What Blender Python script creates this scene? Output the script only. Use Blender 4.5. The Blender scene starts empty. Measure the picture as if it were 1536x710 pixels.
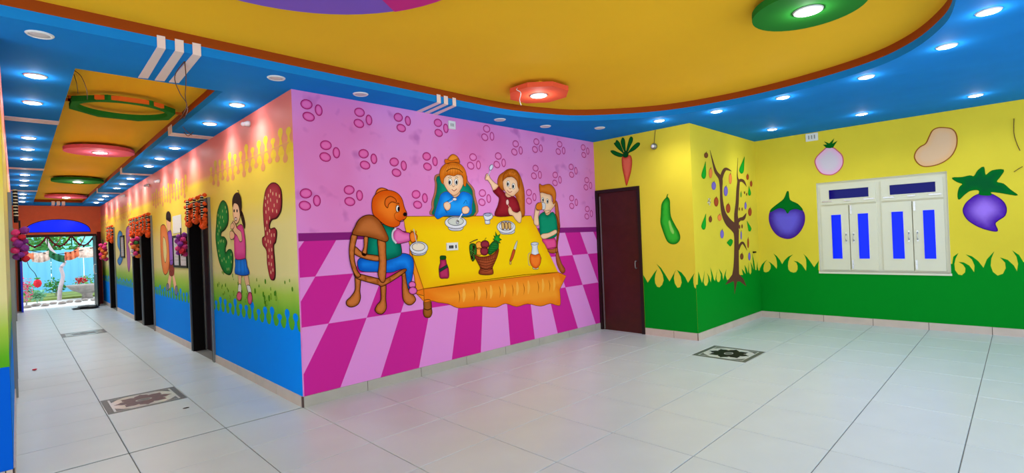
import bpy, bmesh, math, random
import numpy as np
from mathutils import Vector, Matrix
from mathutils.geometry import delaunay_2d_cdt, tessellate_polygon
random.seed(7)
S = bpy.context.scene
C = S.collection

# ------------------------------------------------------------------ camera
F, YAW, PITCH, ROLL, CAMZ = 754.615, 0.778589, 0.003345, -0.0399517, 1.5
fw = Vector((math.sin(YAW)*math.cos(PITCH), math.cos(YAW)*math.cos(PITCH), math.sin(PITCH)))
r0 = Vector((math.cos(YAW), -math.sin(YAW), 0)); u0 = r0.cross(fw)
rt = r0*math.cos(ROLL)+u0*math.sin(ROLL); up = -r0*math.sin(ROLL)+u0*math.cos(ROLL)
cd = bpy.data.cameras.new('camera'); cam = bpy.data.objects.new('camera', cd); C.objects.link(cam)
M = Matrix((rt, up, -fw)).transposed().to_4x4(); M.translation = (0, 0, CAMZ); cam.matrix_world = M
cd.sensor_width = 36; cd.sensor_fit = 'HORIZONTAL'; cd.lens = F/1536*36; cd.clip_start = .01; cd.clip_end = 200
S.camera = cam
# ------------------------------------------------------------------ world, view
w = bpy.data.worlds.new('overcast_sky'); S.world = w; w.use_nodes = True
bg = w.node_tree.nodes['Background']; bg.inputs[0].default_value = (.86, .94, 1, 1); bg.inputs[1].default_value = 1.9
S.view_settings.view_transform = 'Standard'; S.view_settings.look = 'None'
S.view_settings.exposure = 0.36; S.view_settings.gamma = 1; S.view_settings.use_curve_mapping = False
DOWN_W, DISC_W = 19.0, 32.0            # watts of a downlight and of a ceiling-disc lamp

# room measures (metres; camera stands at the origin)
XL, XB, YP, XC, YT, XW, H = -.05, 1.869, 4.751, 6.59, 3.145, 8.974, 2.976
YE, TRAY = 19.8, .145
HX0, HY0 = -3.2, -4.0                   # how far the hall goes on behind the camera
HT = H+TRAY

def ray(x, y): return fw*F + rt*(x-768) - up*(y-355)
def hit(px, ax, v):                      # the point where the sight line meets a plane of the room
    d = ray(*px); o = Vector((0, 0, CAMZ)); return o + d*((v-o[ax])/d[ax])

# ------------------------------------------------------------------ materials
def lin(c):
    f = lambda v: v/12.92 if v <= .04045 else ((v+.055)/1.055)**2.4
    return tuple(f(x/255) for x in c)
MATS = {}
def mat(name, rgb, rough=.5, metal=0, var=.0, scale=8, emit=None, estr=0, coat=0, bump=0, spec=.3):
    if name in MATS: return MATS[name]
    m = bpy.data.materials.new(name); m.use_nodes = True; nt = m.node_tree; b = nt.nodes['Principled BSDF']
    c = (*lin(rgb), 1); b.inputs['Base Color'].default_value = c
    b.inputs['Roughness'].default_value = rough; b.inputs['Metallic'].default_value = metal
    if coat: b.inputs['Coat Weight'].default_value = coat; b.inputs['Coat Roughness'].default_value = .08
    b.inputs['Specular IOR Level'].default_value = spec
    if emit: b.inputs['Emission Color'].default_value = (*lin(emit), 1); b.inputs['Emission Strength'].default_value = estr
    if var or bump:
        tc = nt.nodes.new('ShaderNodeTexCoord'); n = nt.nodes.new('ShaderNodeTexNoise'); n.inputs['Scale'].default_value = scale; n.inputs['Detail'].default_value = 4
        nt.links.new(tc.outputs['Object'], n.inputs['Vector'])
        if var:
            r = nt.nodes.new('ShaderNodeValToRGB'); r.color_ramp.elements[0].position = .3; r.color_ramp.elements[1].position = .7
            r.color_ramp.elements[0].color = (*[v*(1-var) for v in c[:3]], 1); r.color_ramp.elements[1].color = (*[min(1, v*(1+var)) for v in c[:3]], 1)
            nt.links.new(n.outputs['Fac'], r.inputs[0]); nt.links.new(r.outputs[0], b.inputs['Base Color'])
        if bump:
            bp = nt.nodes.new('ShaderNodeBump'); bp.inputs['Strength'].default_value = bump; bp.inputs['Distance'].default_value = .01
            nt.links.new(n.outputs['Fac'], bp.inputs['Height']); nt.links.new(bp.outputs[0], b.inputs['Normal'])
    MATS[name] = m; return m

def ramp_mat(name, stops, rough=.5, noise=.012):
    """wall paint sprayed in bands: the colour follows the height on the wall (object z)"""
    m = bpy.data.materials.new(name); m.use_nodes = True; nt = m.node_tree; b = nt.nodes['Principled BSDF']
    g = nt.nodes.new('ShaderNodeNewGeometry'); sx = nt.nodes.new('ShaderNodeSeparateXYZ'); nt.links.new(g.outputs['Position'], sx.inputs[0])
    n = nt.nodes.new('ShaderNodeTexNoise'); n.inputs['Scale'].default_value = 5; nt.links.new(g.outputs['Position'], n.inputs['Vector'])
    ma = nt.nodes.new('ShaderNodeMath'); ma.operation = 'MULTIPLY_ADD'; ma.inputs[1].default_value = noise*4; nt.links.new(n.outputs['Fac'], ma.inputs[0])
    nt.links.new(sx.outputs[2], ma.inputs[2])
    dv = nt.nodes.new('ShaderNodeMath'); dv.operation = 'DIVIDE'; dv.inputs[1].default_value = 3.2; nt.links.new(ma.outputs[0], dv.inputs[0])
    r = nt.nodes.new('ShaderNodeValToRGB'); e = r.color_ramp.elements
    while len(e) > 1: e.remove(e[0])
    for i, (z, c) in enumerate(stops):
        x = e[0] if i == 0 else e.new(z/3.2)
        x.position = z/3.2; x.color = (*lin(c), 1)
    nt.links.new(dv.outputs[0], r.inputs[0]); nt.links.new(r.outputs[0], b.inputs['Base Color']); b.inputs['Roughness'].default_value = rough; b.inputs['Specular IOR Level'].default_value = .04
    MATS[name] = m; return m

def mural_mat():
    m = bpy.data.materials.new('mural_paint'); m.use_nodes = True; nt = m.node_tree; b = nt.nodes['Principled BSDF']
    a = nt.nodes.new('ShaderNodeVertexColor'); a.layer_name = 'Col'; nt.links.new(a.outputs[0], b.inputs['Base Color'])
    b.inputs['Roughness'].default_value = .55; b.inputs['Specular IOR Level'].default_value = .02; return m
PAINT = mural_mat()

def pink_mat():
    m = bpy.data.materials.new('pink_mottled_paint'); m.use_nodes = True; nt = m.node_tree; b = nt.nodes['Principled BSDF']
    g = nt.nodes.new('ShaderNodeNewGeometry')
    def nz(sc, lo, hi, c0, c1):
        n = nt.nodes.new('ShaderNodeTexNoise'); n.inputs['Scale'].default_value = sc; n.inputs['Detail'].default_value = 2
        nt.links.new(g.outputs['Position'], n.inputs['Vector'])
        r = nt.nodes.new('ShaderNodeValToRGB'); r.color_ramp.elements[0].position = lo; r.color_ramp.elements[1].position = hi
        r.color_ramp.elements[0].color = c0; r.color_ramp.elements[1].color = c1; nt.links.new(n.outputs['Fac'], r.inputs[0]); return r
    r1 = nz(1.1, .35, .65, (*lin((226, 128, 196)), 1), (*lin((229, 146, 216)), 1))
    r2 = nz(4.2, .60, .74, (1, 1, 1, 1), (.74, .62, .78, 1))
    mx = nt.nodes.new('ShaderNodeMix'); mx.data_type = 'RGBA'; mx.blend_type = 'MULTIPLY'; mx.inputs[0].default_value = 1
    nt.links.new(r1.outputs[0], mx.inputs[6]); nt.links.new(r2.outputs[0], mx.inputs[7]); nt.links.new(mx.outputs[2], b.inputs['Base Color'])
    b.inputs['Roughness'].default_value = .55; b.inputs['Specular IOR Level'].default_value = .03; MATS['pink'] = m; return m
pink_mat()
mat('yellow_wall', (228, 207, 60), .55, var=.05, scale=1.5, spec=.04)
mat('soffit_blue', (28, 132, 216), .8, var=.04, scale=3, spec=.03)
mat('tray_yellow', (248, 190, 40), .8, var=.03, scale=1, spec=.08)
mat('riser_orange', (150, 66, 12), .7, spec=.1)
mat('stripe_white', (236, 214, 212), .5)
mat('tile', (200, 209, 208), .3, var=.04, scale=2.2, spec=.5)
mat('grout', (120, 120, 116), .8)
mat('skirting', (204, 186, 172), .35, var=.05, scale=6)
mat('skirting_grey', (176, 172, 160), .35, var=.05, scale=6)
mat('joint_dark', (92, 72, 66), .8)
mat('orange_wall', (236, 108, 64), .6, var=.04)
mat('door_brown', (70, 24, 17), .38, var=.12, scale=9)
mat('door_black', (14, 9, 9), .4, spec=.12)
mat('door_plum', (44, 20, 30), .4)
mat('frame_dark', (34, 16, 14), .45)
mat('steel_grey', (136, 136, 130), .35, metal=.6)
mat('chrome', (190, 190, 190), .2, metal=1)
mat('cream_wood', (226, 222, 196), .35)
mat('blue_glass', (2, 16, 150), .12, emit=(0, 34, 255), estr=.85, spec=.1)  # emission stands in for daylight shining through the blue film
mat('dark_blue_glass', (3, 5, 50), .05, emit=(0, 4, 150), estr=.3, spec=.12)  # faint emission stands in for daylight behind the top panes
mat('white_plastic', (228, 228, 226), .4)
mat('off_lens', (205, 200, 205), .4)
mat('lit_lens', (255, 255, 255), .3, emit=(250, 250, 255), estr=9)
mat('black_plastic', (12, 12, 15), .5, spec=.15)
RAMP = [(0, (90, 160, 30)), (.62, (58, 158, 34)), (.86, (96, 176, 34)), (1.06, (168, 200, 74)), (1.25, (226, 216, 150)), (1.75, (232, 218, 142)), (2.05, (240, 216, 88)), (2.46, (244, 206, 54)), (2.54, (240, 150, 104)), (2.72, (240, 130, 114)), (3.2, (236, 118, 116))]
ramp_mat('corridor_paint', RAMP)

# ------------------------------------------------------------------ object helpers
def meta(o, label=None, cat=None, group=None, kind=None):
    if label: o['label'] = label
    if cat: o['category'] = cat
    if group: o['group'] = group
    if kind: o['kind'] = kind
    return o
def thing(name, label, cat, loc=(0, 0, 0), group=None, kind=None):
    o = bpy.data.objects.new(name, None); C.objects.link(o); o.location = loc; o.empty_display_size = .1
    return meta(o, label, cat, group, kind)
def link(name, me, parent=None, m=None, kind=None):
    o = bpy.data.objects.new(name, me); C.objects.link(o)
    if m is not None and not me.materials: me.materials.append(MATS[m] if isinstance(m, str) else m)
    if parent is not None: o.parent = parent
    if kind: o['kind'] = kind
    return o
def org(parent): return parent.location.copy() if parent is not None else Vector((0, 0, 0))
def chain_org(p):
    v = Vector((0, 0, 0))
    while p is not None: v += p.location; p = p.parent
    return v
def mesh(name, verts, faces, parent=None, m=None, kind=None, smooth=False):
    o = chain_org(parent); me = bpy.data.meshes.new(name)
    me.from_pydata([tuple(Vector(v)-o) for v in verts], [], faces); me.update()
    if smooth: me.polygons.foreach_set('use_smooth', [True]*len(me.polygons))
    return link(name, me, parent, m, kind)
BF = [(0, 3, 2, 1), (4, 5, 6, 7), (0, 1, 5, 4), (1, 2, 6, 5), (2, 3, 7, 6), (3, 0, 4, 7)]
def bverts(a, b):
    x0, y0, z0 = [min(p, q) for p, q in zip(a, b)]; x1, y1, z1 = [max(p, q) for p, q in zip(a, b)]
    return [(x0, y0, z0), (x1, y0, z0), (x1, y1, z0), (x0, y1, z0), (x0, y0, z1), (x1, y0, z1), (x1, y1, z1), (x0, y1, z1)]
def box(name, a, b, parent=None, m=None, kind=None): return mesh(name, bverts(a, b), BF, parent, m, kind)
def boxes(name, lst, parent=None, m=None, kind=None):
    v, f = [], []
    for a, b in lst:
        n = len(v); v += bverts(a, b); f += [tuple(i+n for i in q) for q in BF]
    return mesh(name, v, f, parent, m, kind)
def smoothpath(p, k=6, closed=False):
    p = [Vector(q) for q in p]; n = len(p); out = []
    rng = range(n) if closed else range(n-1)
    for i in rng:
        a, b, c, d = (p[(i-1) % n], p[i], p[(i+1) % n], p[(i+2) % n]) if closed else (p[max(i-1, 0)], p[i], p[i+1], p[min(i+2, n-1)])
        for j in range(k):
            t = j/k
            out.append(.5*((2*b)+(c-a)*t+(2*a-5*b+4*c-d)*t*t+(3*b-a-3*c+d)*t**3))
    if not closed: out.append(p[-1])
    return out
def tube_data(path, rad, n=6):
    P = [Vector(p) for p in path]; v, f = [], []
    for i, p in enumerate(P):
        t = (P[min(i+1, len(P)-1)]-P[max(i-1, 0)]).normalized()
        a = t.cross(Vector((.3, .2, 1))); a = a.normalized() if a.length > 1e-4 else Vector((1, 0, 0)); b = t.cross(a)
        r = rad[i] if hasattr(rad, '__len__') else rad
        for k in range(n):
            g = 2*math.pi*k/n; v.append(p+a*math.cos(g)*r+b*math.sin(g)*r)
    for i in range(len(P)-1):
        for k in range(n): f.append((i*n+k, i*n+(k+1) % n, (i+1)*n+(k+1) % n, (i+1)*n+k))
    f.append(tuple(range(n-1, -1, -1))); f.append(tuple((len(P)-1)*n+k for k in range(n)))
    return v, f
def tube(name, path, rad, parent=None, m=None, n=6, sm=6):
    v, f = tube_data(smoothpath(path, sm) if sm else path, rad, n); return mesh(name, v, f, parent, m, smooth=True)
_bm = bmesh.new(); bmesh.ops.create_icosphere(_bm, subdivisions=1, radius=1); _bm.verts.ensure_lookup_table()
ICO_V = [v.co.copy() for v in _bm.verts]; ICO_F = [tuple(v.index for v in f.verts) for f in _bm.faces]; _bm.free()
_bm = bmesh.new(); bmesh.ops.create_icosphere(_bm, subdivisions=2, radius=1); _bm.verts.ensure_lookup_table()
ICO2_V = [v.co.copy() for v in _bm.verts]; ICO2_F = [tuple(v.index for v in f.verts) for f in _bm.faces]; _bm.free()
def blobs(name, pts, parent, m, jitter=.12, fine=False, smooth=False):
    """pts: (centre, radius or (rx,ry,rz))"""
    V, Fc = [], []; sv, sf = (ICO2_V, ICO2_F) if fine else (ICO_V, ICO_F)
    for c, r in pts:
        n = len(V); r = (r, r, r) if not hasattr(r, '__len__') else r
        for v in sv:
            k = 1+random.uniform(-jitter, jitter); V.append(Vector(c)+Vector((v.x*r[0]*k, v.y*r[1]*k, v.z*r[2]*k)))
        Fc += [tuple(i+n for i in q) for q in sf]
    return mesh(name, V, Fc, parent, m, smooth=smooth)
def lathe(name, prof, centre, parent, m, n=32, smooth=True):
    c = Vector(centre); v, f = [], []
    for r, z in prof:
        for k in range(n):
            g = 2*math.pi*k/n; v.append(c+Vector((r*math.cos(g), r*math.sin(g), z)))
    for i in range(len(prof)-1):
        for k in range(n): f.append((i*n+k, i*n+(k+1) % n, (i+1)*n+(k+1) % n, (i+1)*n+k))
    if prof[0][0] > 0: f.append(tuple(range(n-1, -1, -1)))
    if prof[-1][0] > 0: f.append(tuple((len(prof)-1)*n+k for k in range(n)))
    return mesh(name, v, f, parent, m, smooth=smooth)
def prism(name, loop, z0, z1, parent=None, m=None, holes=()):
    """flat slab from an outline (xy) with holes"""
    loops = [[Vector((x, y, 0)) for x, y in L] for L in (loop, *holes)]
    tri = tessellate_polygon(loops); flat = [p for L in loops for p in L]; n = len(flat)
    v = [(p.x, p.y, z0) for p in flat]+[(p.x, p.y, z1) for p in flat]; f = []
    for t in tri: f.append(tuple(t)); f.append(tuple(i+n for i in reversed(t)))
    k = 0
    for L in loops:
        q = len(L)
        for i in range(q): a, b = k+i, k+(i+1) % q; f.append((a, b, b+n, a+n))
        k += q
    return mesh(name, v, f, parent, m)
def wall_slab(name, ax, v0, v1, loop, holes=(), parent=None, m=None, kind=None):
    """upright slab normal to ax between v0 and v1; loops are (horizontal, z)"""
    loops = [[Vector((x, y, 0)) for x, y in L] for L in (loop, *holes)]
    tri = tessellate_polygon(loops); flat = [p for L in loops for p in L]; n = len(flat)
    mk = (lambda p, d: (d, p.x, p.y)) if ax == 0 else (lambda p, d: (p.x, d, p.y))
    v = [mk(p, v0) for p in flat]+[mk(p, v1) for p in flat]; f = []
    for t in tri: f.append(tuple(t)); f.append(tuple(i+n for i in reversed(t)))
    k = 0
    for L in loops:
        q = len(L)
        for i in range(q): a, b = k+i, k+(i+1) % q; f.append((a, b, b+n, a+n))
        k += q
    o = mesh(name, v, f, parent, m, kind); bm = bmesh.new(); bm.from_mesh(o.data); bmesh.ops.recalc_face_normals(bm, faces=bm.faces); bm.to_mesh(o.data); bm.free()
    return o
def rect(a, b, c, d): return [(a, b), (c, b), (c, d), (a, d)]

# ------------------------------------------------------------------ mural painting on wall planes
class Wall:                                 # a painted wall plane: axis, position, side the room is on
    def __init__(s, ax, v, side): s.ax, s.v, s.side = ax, v, side
    def p2(s, px): h = hit(px, s.ax, s.v); return (h.x if s.ax == 1 else h.y, h.z)
    def p3(s, uv, lay): d = s.v+s.side*(.0012+.0009*lay); return Vector((d, uv[0], uv[1])) if s.ax == 0 else Vector((uv[0], d, uv[1]))
W_PINK, W_COR, W_CAR, W_TREE, W_WIN = Wall(1, YP, -1), Wall(0, XB, -1), Wall(0, XC, -1), Wall(1, YT, -1), Wall(0, XW, -1)
def crop(x0, y0, s): return lambda p: (x0+p[0]/s, y0+p[1]/s)
IDT = lambda p: p
def setcol(me, cols):
    a = me.color_attributes.new('Col', 'FLOAT_COLOR', 'POINT'); a.data.foreach_set('color', np.array(cols, dtype=np.float32).ravel())
def shape2(name, parent, wall, uv, col, lay=1, inner=None, soft=None, line=None, lw=.006):
    uv = [Vector((p[0], p[1])) for p in uv]; n = len(uv); c0 = np.array(lin(col)); A = np.array([[p.x, p.y] for p in uv])
    pts = list(uv)
    if inner is not None:
        lo, hi = A.min(0), A.max(0); st = max((hi-lo).max()/16, (hi-lo).min()/9, .006)
        gx, gy = np.meshgrid(np.arange(lo[0], hi[0], st), np.arange(lo[1], hi[1], st)); gx[1::2] += st/2; G = np.stack([gx.ravel(), gy.ravel()], 1)
        ins = np.zeros(len(G), bool)
        for i in range(n):
            a, b = A[i], A[(i+1) % n]; cr = (a[1] > G[:, 1]) != (b[1] > G[:, 1])
            ins ^= cr & (G[:, 0] < (b[0]-a[0])*(G[:, 1]-a[1])/((b[1]-a[1]) or 1e-9)+a[0])
        def dist(Q):
            d = np.full(len(Q), 1e9)
            for i in range(n):
                a, b = A[i], A[(i+1) % n]; ab = b-a; t = np.clip(((Q-a)@ab)/max(ab@ab, 1e-12), 0, 1)[:, None]
                d = np.minimum(d, np.linalg.norm(Q-(a+t*ab), axis=1))
            return d
        G = G[ins]; G = G[dist(G) > st*.35] if len(G) else G
        pts += [Vector(g) for g in G]
    r = delaunay_2d_cdt(pts, [(i, (i+1) % n) for i in range(n)], [list(range(n))], 1, 1e-6)
    V2, Fs = r[0], [tuple(f) for f in r[2]]
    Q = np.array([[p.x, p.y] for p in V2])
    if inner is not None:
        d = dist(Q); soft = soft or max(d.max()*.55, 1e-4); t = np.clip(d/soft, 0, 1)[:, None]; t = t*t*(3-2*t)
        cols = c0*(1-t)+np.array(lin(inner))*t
    else: cols = np.repeat(c0[None], len(Q), 0)
    V = [wall.p3(p, lay) for p in V2]; cols = cols.tolist()
    if line is not None:
        m0 = len(V); lc = list(lin(line))
        for i in range(n):
            a, b, c = uv[i-1], uv[i], uv[(i+1) % n]; t = (c-a); t = t.normalized() if t.length > 1e-9 else Vector((1, 0)); nn = Vector((-t.y, t.x))*lw/2
            V += [wall.p3(b+nn, lay+.5), wall.p3(b-nn, lay+.5)]; cols += [lc, lc]
        for i in range(n): j = (i+1) % n; Fs.append((m0+2*i, m0+2*j, m0+2*j+1, m0+2*i+1))
    o = mesh(name, V, Fs, parent, PAINT); setcol(o.data, [(*c, 1) for c in cols]); return o
class Brush:
    def __init__(s, parent, wall, T=IDT, line=(60, 25, 15), lw=.006): s.p, s.w, s.T, s.line, s.lw = parent, wall, T, line, lw
    def uv(s, pts): return [s.w.p2(s.T(p)) for p in pts]
    def poly(s, name, pts, col, lay=1, inner=None, k=5, line=True, soft=None, parent=None):
        uv = [Vector((*p, 0)) for p in s.uv(pts)]
        if k: uv = smoothpath(uv, k, True)
        return shape2(name, parent or s.p, s.w, uv, col, lay, inner, soft, s.line if line is True else (line or None), s.lw)
    def ell(s, name, c, rx, ry, col, lay=1, inner=None, line=True, rot=0, parent=None, n=14):
        pts = []
        for i in range(n):
            g = 2*math.pi*i/n; a, b = rx*math.cos(g), ry*math.sin(g); pts.append((c[0]+a*math.cos(rot)-b*math.sin(rot), c[1]+a*math.sin(rot)+b*math.cos(rot)))
        return s.poly(name, pts, col, lay, inner, 2, line, parent=parent)
    def stroke(s, name, pts, wid, col, lay=3, k=5, parent=None):
        uv = [Vector((*p, 0)) for p in s.uv(pts)]; ws = wid if hasattr(wid, '__len__') else [wid]*len(uv)
        pp = smoothpath([Vector((a.x, a.y, b)) for a, b in zip(uv, ws)], k)
        L, R = [], []
        for i, p in enumerate(pp):
            t = pp[min(i+1, len(pp)-1)]-pp[max(i-1, 0)]; t = Vector((t.x, t.y)); t = t.normalized() if t.length > 1e-9 else Vector((1, 0))
            nn = Vector((-t.y, t.x))*max(p.z, .001)/2; q = Vector((p.x, p.y)); L.append(q+nn); R.append(q-nn)
        V = [s.w.p3(q, lay) for q in L]+[s.w.p3(q, lay) for q in R]; n = len(L)
        o = mesh(name, V, [(i, i+1, n+i+1, n+i) for i in range(n-1)], parent or s.p, PAINT); setcol(o.data, [(*lin(col), 1)]*len(V)); return o
def painted(name, label, wall, px, group=None, cat='wall painting'):
    """a painted figure; its empty sits on the wall at the foot of the figure"""
    u, z = wall.p2(px); return thing(name, label, cat, wall.p3((u, z), 0), group)

# ================================================================== SETTING
# ------------------------------------------------------------------ floor with single tiles
TX, TY = .652, .637
X0T, Y0T = 1.87, .31
floor = boxes('floor', [((HX0, HY0, -.12), (XW+.1, YP+.05, -.006)), ((XL-.1, YP, -.12), (XB+.25, YE+.2, -.006))], None, 'grout', 'structure')
meta(floor, 'pale grey glazed tile floor of the hall and corridor', 'floor')
g = .003
INLAYS = [(6, 3), (-2, 9), (-2, 19)]
TILE_ME = {}
def tile_obj(name, x0, y0, x1, y1, parent):
    key = (round(x1-x0, 3), round(y1-y0, 3))
    if key not in TILE_ME:
        me = bpy.data.meshes.new('floor_tile'); lx, ly = key; e = .0025
        v = [(g, g, -.006), (lx-g, g, -.006), (lx-g, ly-g, -.006), (g, ly-g, -.006), (g, g, -e), (lx-g, g, -e), (lx-g, ly-g, -e), (g, ly-g, -e), (g+e, g+e, 0), (lx-g-e, g+e, 0), (lx-g-e, ly-g-e, 0), (g+e, ly-g-e, 0)]
        me.from_pydata(v, [], [(8, 9, 10, 11), (4, 5, 9, 8), (5, 6, 10, 9), (6, 7, 11, 10), (7, 4, 8, 11), (0, 1, 5, 4), (1, 2, 6, 5), (2, 3, 7, 6), (3, 0, 4, 7)]); me.update(); me.materials.append(MATS['tile']); TILE_ME[key] = me
    o = bpy.data.objects.new(name, TILE_ME[key]); C.objects.link(o); o.location = (x0, y0, 0); o.parent = parent; return o
rear = []
for j in range(-7, 32):
    for i in range(-8, 12):
        x0, x1, y0, y1 = X0T+i*TX, X0T+(i+1)*TX, Y0T+j*TY, Y0T+(j+1)*TY
        if (i, j) in INLAYS: continue
        if j < 7:
            x0, x1, y1 = max(x0, HX0), min(x1, XW), min(y1, YP)
        else:
            x0, x1, y1 = max(x0, XL), min(x1, XB), min(y1, YE+.1)
        y0 = max(y0, HY0)
        if x1-x0 < .03 or y1-y0 < .03: continue
        if j < -1 or x1 < -.8: rear.append(((x0+g, y0+g, -.006), (x1-g, y1-g, 0))); continue
        tile_obj('floor_tile', x0, y0, x1, y1, floor)
o = boxes('floor_tile', rear, floor, 'tile', 'stuff')

# ------------------------------------------------------------------ walls
T = .2
wp = prism('wall_pink', [(XB, YP), (XC, YP), (XC, YP+T), (XB+T+.002, YP+T), (XB+T+.002, YP+.003), (XB, YP+.003)], 0, H, None, 'pink'); wp['kind'] = 'structure'; meta(wp, 'pink mottled wall with painted paw prints and checked floor', 'wall')
DOORS = [(7.68, 8.76), (11.72, 12.78), (12.98, 13.9), (16.85, 17.9)]; DH = 2.18
def corridor_wall(name, xa, xb, label, doors):
    loop = [(YP+.004, 0)]
    for a, b in doors: loop += [(a, 0), (a, DH), (b, DH), (b, 0)]
    loop += [(YE, 0), (YE, H), (YP+.004, H)]
    o = wall_slab(name, 0, xa, xb, loop, m='corridor_paint', kind='structure'); return meta(o, label, 'wall')
wc = corridor_wall('wall_corridor_right', XB, XB+T, 'right corridor wall sprayed pink, yellow, cream and green over blue', DOORS)
wl = corridor_wall('wall_corridor_left', XL-T, XL, 'left corridor wall in the same sprayed bands, seen edge on', DOORS[:1]+DOORS[3:])
wh = wall_slab('wall_left', 1, YP, YP+T, rect(HX0, 0, XL-T, H), m='corridor_paint', kind='structure'); meta(wh, 'hall wall left of the corridor mouth', 'wall')
wcar = wall_slab('wall_alcove', 0, XC, XC+T, [(YT, 0), (3.96, 0), (3.96, 2.2), (YP-.005, 2.2), (YP-.005, 0), (YP+T, 0), (YP+T, H), (YT, H)], m='yellow_wall', kind='structure'); meta(wcar, 'yellow wall with the brown door, carrot and long gourd', 'wall')
wt = wall_slab('wall_tree', 1, YT, YT+T, rect(XC+T, 0, XW, H), m='yellow_wall', kind='structure'); meta(wt, 'short yellow wall with the painted fruit tree', 'wall')
WY0, WY1, WZ0, WZ1 = .69, 2.25, .785, 2.17
ww = wall_slab('wall_right', 0, XW, XW+T, rect(HY0, 0, YT+T, H), [rect(WY0, WZ0, WY1, WZ1)], m='yellow_wall', kind='structure'); meta(ww, 'yellow wall with the white window and painted vegetables', 'wall')
# end wall with entrance and arched fanlight
arch = [(.2, 2.2)]+[(.91-.72*math.cos(t*math.pi/18), 2.2+.05+.34*math.sin(t*math.pi/18)) for t in range(0, 19)]+[(1.63, 2.2)]
we = wall_slab('wall_end', 1, YE, YE+T, [(XL-T, 0), (.02, 0), (.02, 2.14), (1.76, 2.14), (1.76, 0), (XB+T, 0), (XB+T, H), (XL-T, H)], [arch], m='orange_wall', kind='structure'); meta(we, 'orange end wall around the garden entrance', 'wall')
# dark rooms behind the corridor doors
for k, (a, b) in enumerate(DOORS): pass

# ------------------------------------------------------------------ ceiling
tray = [(-2.5, .22), (3.4, .22), (4.1, .225), (4.7, .29), (5.08, .39), (5.52, .62), (5.85, .98), (6.06, 1.62), (6.1, 2.4), (5.88, 3.2), (5.28, 3.9), (4.75, 4.16), (4.2, 4.29), (3.6, 4.32), (-2.5, 4.32)]
tr = [(p.x, p.y) for p in [Vector((-2.5, .22, 0))]+smoothpath([(x, y, 0) for x, y in tray[1:-1]], 6)+[Vector((-2.5, 4.32, 0))]]
cor = rect(.37, 5.2, 1.415, 19.35)
ceil = prism('ceiling', [(HX0, HY0), (XW+.1, HY0), (XW+.1, YT+.1), (XC+.1, YT+.1), (XC+.1, YP+.1), (XB+.1, YP+.1), (XB+.1, YE+.1), (XL-.1, YE+.1), (XL-.1, YP+.1), (HX0, YP+.1)], H, H+.02, None, 'soffit_blue', holes=[tr, cor]); meta(ceil, 'blue false ceiling with raised yellow trays', 'ceiling', kind='structure')
def riser(name, loop, z0, z1, m, out=0):
    n = len(loop); v = [(x, y, z0) for x, y in loop]+[(x, y, z1) for x, y in loop]
    return mesh(name, v, [(i, (i+1) % n, n+(i+1) % n, n+i) for i in range(n)], ceil, m)
riser('tray_edge', tr, H+.02, H+.07, 'soffit_blue'); riser('tray_edge', tr, H+.07, HT, 'riser_orange')
riser('tray_edge', cor, H+.02, H+.07, 'soffit_blue'); riser('tray_edge', cor, H+.07, HT, 'riser_orange')
prism('ceiling_tray', tr, HT, HT+.03, ceil, 'tray_yellow'); prism('ceiling_tray', cor, HT, HT+.03, ceil, 'tray_yellow')
# pale chevron stripes over soffit and riser
Ta = crop(0, 0, 4.438); Tb = crop(420, 120, 3.0875)
def chevron(Tf, a, b, c, d, ytray=4.32):
    q = [hit(Tf(p), 2, H) for p in (a, b, c, d)]
    for k in (0, 1): q[k].y = ytray
    v = []
    for p in q: v += [(p.x, p.y, H+.001), (p.x, p.y, H-.005)]
    v += [(q[0].x, ytray-.005, H-.005), (q[1].x, ytray-.005, H-.005), (q[0].x, ytray-.005, H+.085), (q[1].x, ytray-.005, H+.085)]
    mesh('stripe', v, [(1, 3, 5, 7), (0, 2, 3, 1), (2, 4, 5, 3), (4, 6, 7, 5), (6, 0, 1, 7), (8, 9, 11, 10), (1, 3, 9, 8)], ceil, 'stripe_white')
for a, b, c, d in [((1040, 320), (1100, 326), (985, 520), (920, 514)), ((1158, 345), (1220, 352), (1095, 538), (1030, 531)), ((1274, 368), (1334, 375), (1190, 550), (1125, 544))]: chevron(Ta, a, b, c, d)
for a, b, c, d in [((728, 102), (748, 105), (642, 153), (622, 149)), ((765, 107), (786, 110), (680, 158), (660, 155)), ((805, 115), (822, 118), (722, 163), (702, 159))]: chevron(Tb, a, b, c, d)
for yr in (7.45, 11.58, 15.4):
    for k in (-1, 0, 1):
        y = yr+k*.075
        for x0, x1 in ((XL, .37), (1.415, XB)): box('stripe', (x0, y-.026, H-.005), (x1, y+.026, H+.001), ceil, 'stripe_white')
        box('stripe', (1.409, y-.026, H-.005), (1.416, y+.026, H+.1), ceil, 'stripe_white'); box('stripe', (.369, y-.026, H-.005), (.376, y+.026, H+.1), ceil, 'stripe_white')
for k in (-1, 0, 1): box('stripe', (.9+k*.11-.035, 19.345, H-.005), (.9+k*.11+.035, 19.352, H+.1), ceil, 'stripe_white'); box('stripe', (.9+k*.11-.035, 19.35, H-.005), (.9+k*.11+.035, YE, H+.001), ceil, 'stripe_white')

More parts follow.
